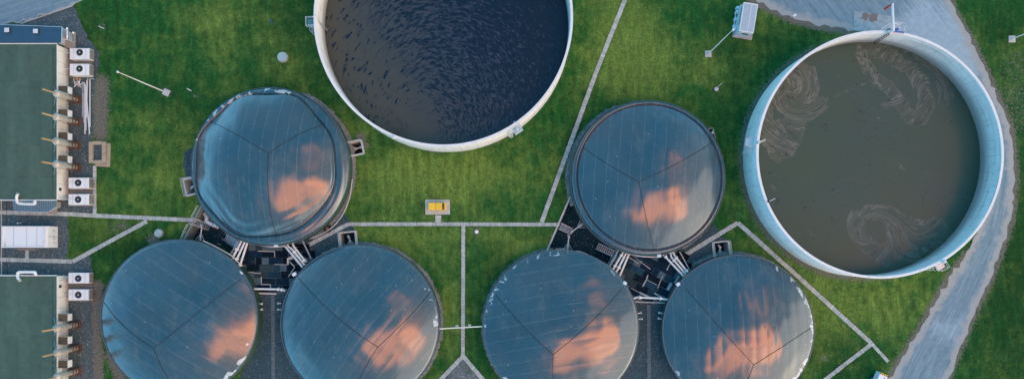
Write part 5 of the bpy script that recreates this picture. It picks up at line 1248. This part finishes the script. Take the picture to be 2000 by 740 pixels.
m = MB()
for y0, h_ in ((L/2-1.0, 1.1), (L/2-.3, .9), (0.2, .8), (-L/2+.8, 1.0), (-.9, .6)): m.box((-Wd/2-.35, y0, h_/2), (.35, .4, h_), bev=.03)
m.tube([(-Wd/2-.4, L/2-1.2, .4), (-Wd/2-.4, -L/2+.6, .4)], .07, 8); m.tube([(-Wd/2-.25, L/2-.2, 1.9), (-Wd/2-.25, -L/2+.5, 1.0)], .05, 6); m.build('meter_box', M['bright'], t)
m = MB(); m.box((.2, 0, .06), (Wd+.9, L+.5, .12)); m.build('plinth', M['conc'], t)
m = MB(); m.box((Wd/2+.2, .4, .35), (.25, .6, .6)); m.build('side_unit', M['galv'], t)
# trailer at the bottom
A = P(1720, 726, 2.0); B = P(1735.5, 733, 2.0); v = Vector((B.x-A.x, B.y-A.y)); Wd = v.length; az_ = math.atan2(v.y, v.x); d = Vector((v.y, -v.x)).normalized(); L = 7.5; c = Vector(((A.x+B.x)/2, (A.y+B.y)/2))+d*L/2
az_ = math.atan2(v.y, v.x); t = thing('trailer', 'pale blue trailer with black and yellow striped end at the lower road edge', 'trailer', (c.x, c.y, 0), None, az_)
m = MB(); m.box((0, 0, 1.35), (Wd, L, 1.3), bev=.05, t=.5); bd = m.build('body', M['bright'], t)
m = MB()
for k in range(9):
    x0 = -Wd/2+k*Wd/9; m.add([(x0, L/2-.28, 2.012), (x0+Wd/9, L/2-.28, 2.012), (x0+Wd/9, L/2+.0, 2.012), (x0, L/2+.0, 2.012)], [(0, 1, 2, 3)]) if k % 2 == 0 else None
m.build('black_stripe', M['black'], bd)
m = MB(); m.box((0, L/2-.14, 2.0), (Wd, .30, .016)); m.build('yellow_edge', M['yellow'], bd)
m = MB(); m.box((Wd*.18, -.2, 2.0), (.09, L-.6, .03)); m.build('roof_groove', M['black'], bd)
for sx_ in (-1, 1):
    for yy in (-2.4, -1.3, 2.2):
        m = MB(); m.tube([(sx_*(Wd/2-.25), yy, .42), (sx_*(Wd/2-.02), yy, .42)], .42, 20); wh = m.build('wheel', M['tyre'], t, True); m = MB(); m.tube([(sx_*(Wd/2-.04), yy, .42), (sx_*(Wd/2), yy, .42)], .22, 14); m.build('rim', M['galv'], wh)
m = MB(); m.box((0, 0, .62), (Wd*.7, L-.3, .2)); m.build('chassis', M['dark'], t)
# ------------------------------------------------------------------ grass tufts over the lawn (nobody could count them)
def tufts(n):
    px = rng.uniform(-40, 2040, n); py = rng.uniform(-30, 770, n); k = HC/F
    x = (px-NX)*k; y = -(py-NY)*k
    # half as many again hugging the edges of paths and gravel
    ex, ey = [], []
    def edge(poly, wd, dens, closed=True):
        L = poly+[poly[0]] if closed else poly
        for (x0, y0), (x1, y1) in zip(L[:-1], L[1:]):
            ln = math.hypot(x1-x0, y1-y0); m_ = int(ln*dens)
            if m_ < 1: continue
            s = rng.uniform(0, 1, m_); o = rng.choice([-1, 1], m_)*wd+rng.normal(0, .06, m_)
            ex.append(x0+(x1-x0)*s-(y1-y0)/ln*o); ey.append(y0+(y1-y0)*s+(x1-x0)/ln*o)
    for pts, wp in PATHS: edge(W2(pts), S(wp)/2+.06, 45, False)
    edge(W2(GRAVEL['yard']), .05, 8); edge(W2([(830.5, 419), (879, 419), (879, 389.5), (830, 389.5)]), .05, 30)
    ex = np.concatenate(ex); ey = np.concatenate(ey); ne = len(ex)
    edg = np.concatenate([np.zeros(len(x), bool), np.ones(ne, bool)]); x = np.concatenate([x, ex]); y = np.concatenate([y, ey])
    ok = np.ones(len(x), bool)
    for h in HOLES+[W2(GRAVEL[k_]) for k_ in GRAVEL]+[W2(ROAD_RS), W2(ROAD_L), W2([(830, 420), (880, 420), (880, 389), (830, 389)])]: ok &= ~(pip(x, y, h) & (~edg | (rng.uniform(0, 1, len(x)) < .8)))
    for h in HOLES: ok &= ~pip(x, y, h)
    for kk in 'AB':
        cx, cy, r, _ = TANKS[kk]; C, RR = px_circle(cx, cy, r, ZR); ok &= np.hypot(x-C.x, y-C.y) > RR+.1
    for cx, cy, r in DOMES:
        C, RR = px_circle(cx, cy, r, ZW); ok &= np.hypot(x-C.x, y-C.y) > RR+.55
    for pts, wp in PATHS: ok &= (dseg(x, y, W2(pts)) > S(wp)/2-.02)
    dt = dirt_at(x, y); ok &= rng.uniform(0, 1, len(x)) > np.clip(dt*1.3, 0, .95)
    x, y, edg, dt = x[ok], y[ok], edg[ok], dt[ok]; n = len(x)
    NB = 3; a = rng.uniform(0, 6.283, (n, NB)); ln = rng.uniform(.05, .17, (n, NB))*np.where(edg, .85, 1)[:, None]; w_ = rng.uniform(.012, .035, (n, NB)); h = rng.uniform(.04, .13, (n, NB))
    bx = x[:, None]+rng.normal(0, .04, (n, NB)); by = y[:, None]+rng.normal(0, .04, (n, NB)); ca, sa = np.cos(a), np.sin(a)
    V = np.zeros((n, NB, 3, 3)); V[..., 0, 0] = bx-sa*w_; V[..., 0, 1] = by+ca*w_; V[..., 1, 0] = bx+sa*w_; V[..., 1, 1] = by-ca*w_
    V[..., 2, 0] = bx+ca*ln; V[..., 2, 1] = by+sa*ln; V[..., 2, 2] = h; V[..., 0, 2] = V[..., 1, 2] = .01
    V = V.reshape(-1, 3); nv = len(V); nf = nv//3
    me = bpy.data.meshes.new('grass_tufts'); me.vertices.add(nv); me.vertices.foreach_set('co', V.ravel()); me.loops.add(nv); me.loops.foreach_set('vertex_index', np.arange(nv)); me.polygons.add(nf); me.polygons.foreach_set('loop_start', np.arange(nf)*3); me.update(calc_edges=True)
    rep = NB*3
    for nm, v in (('dirt', np.zeros(n)), ('dry', dry_at(x, y)), ('grass_dark', grass_dark_at(x, y)), ('tint', np.clip(rng.normal(.5, .22, n), 0, 1))):
        at = me.attributes.new(nm, 'FLOAT', 'POINT'); at.data.foreach_set('value', np.repeat(v, rep).astype('f'))
    me.materials.append(M['grass']); o = bpy.data.objects.new('grass_tufts', me); col.objects.link(o); tag(o, 'short uneven grass blades covering the lawns', 'grass', kind='stuff')
tufts(110000)
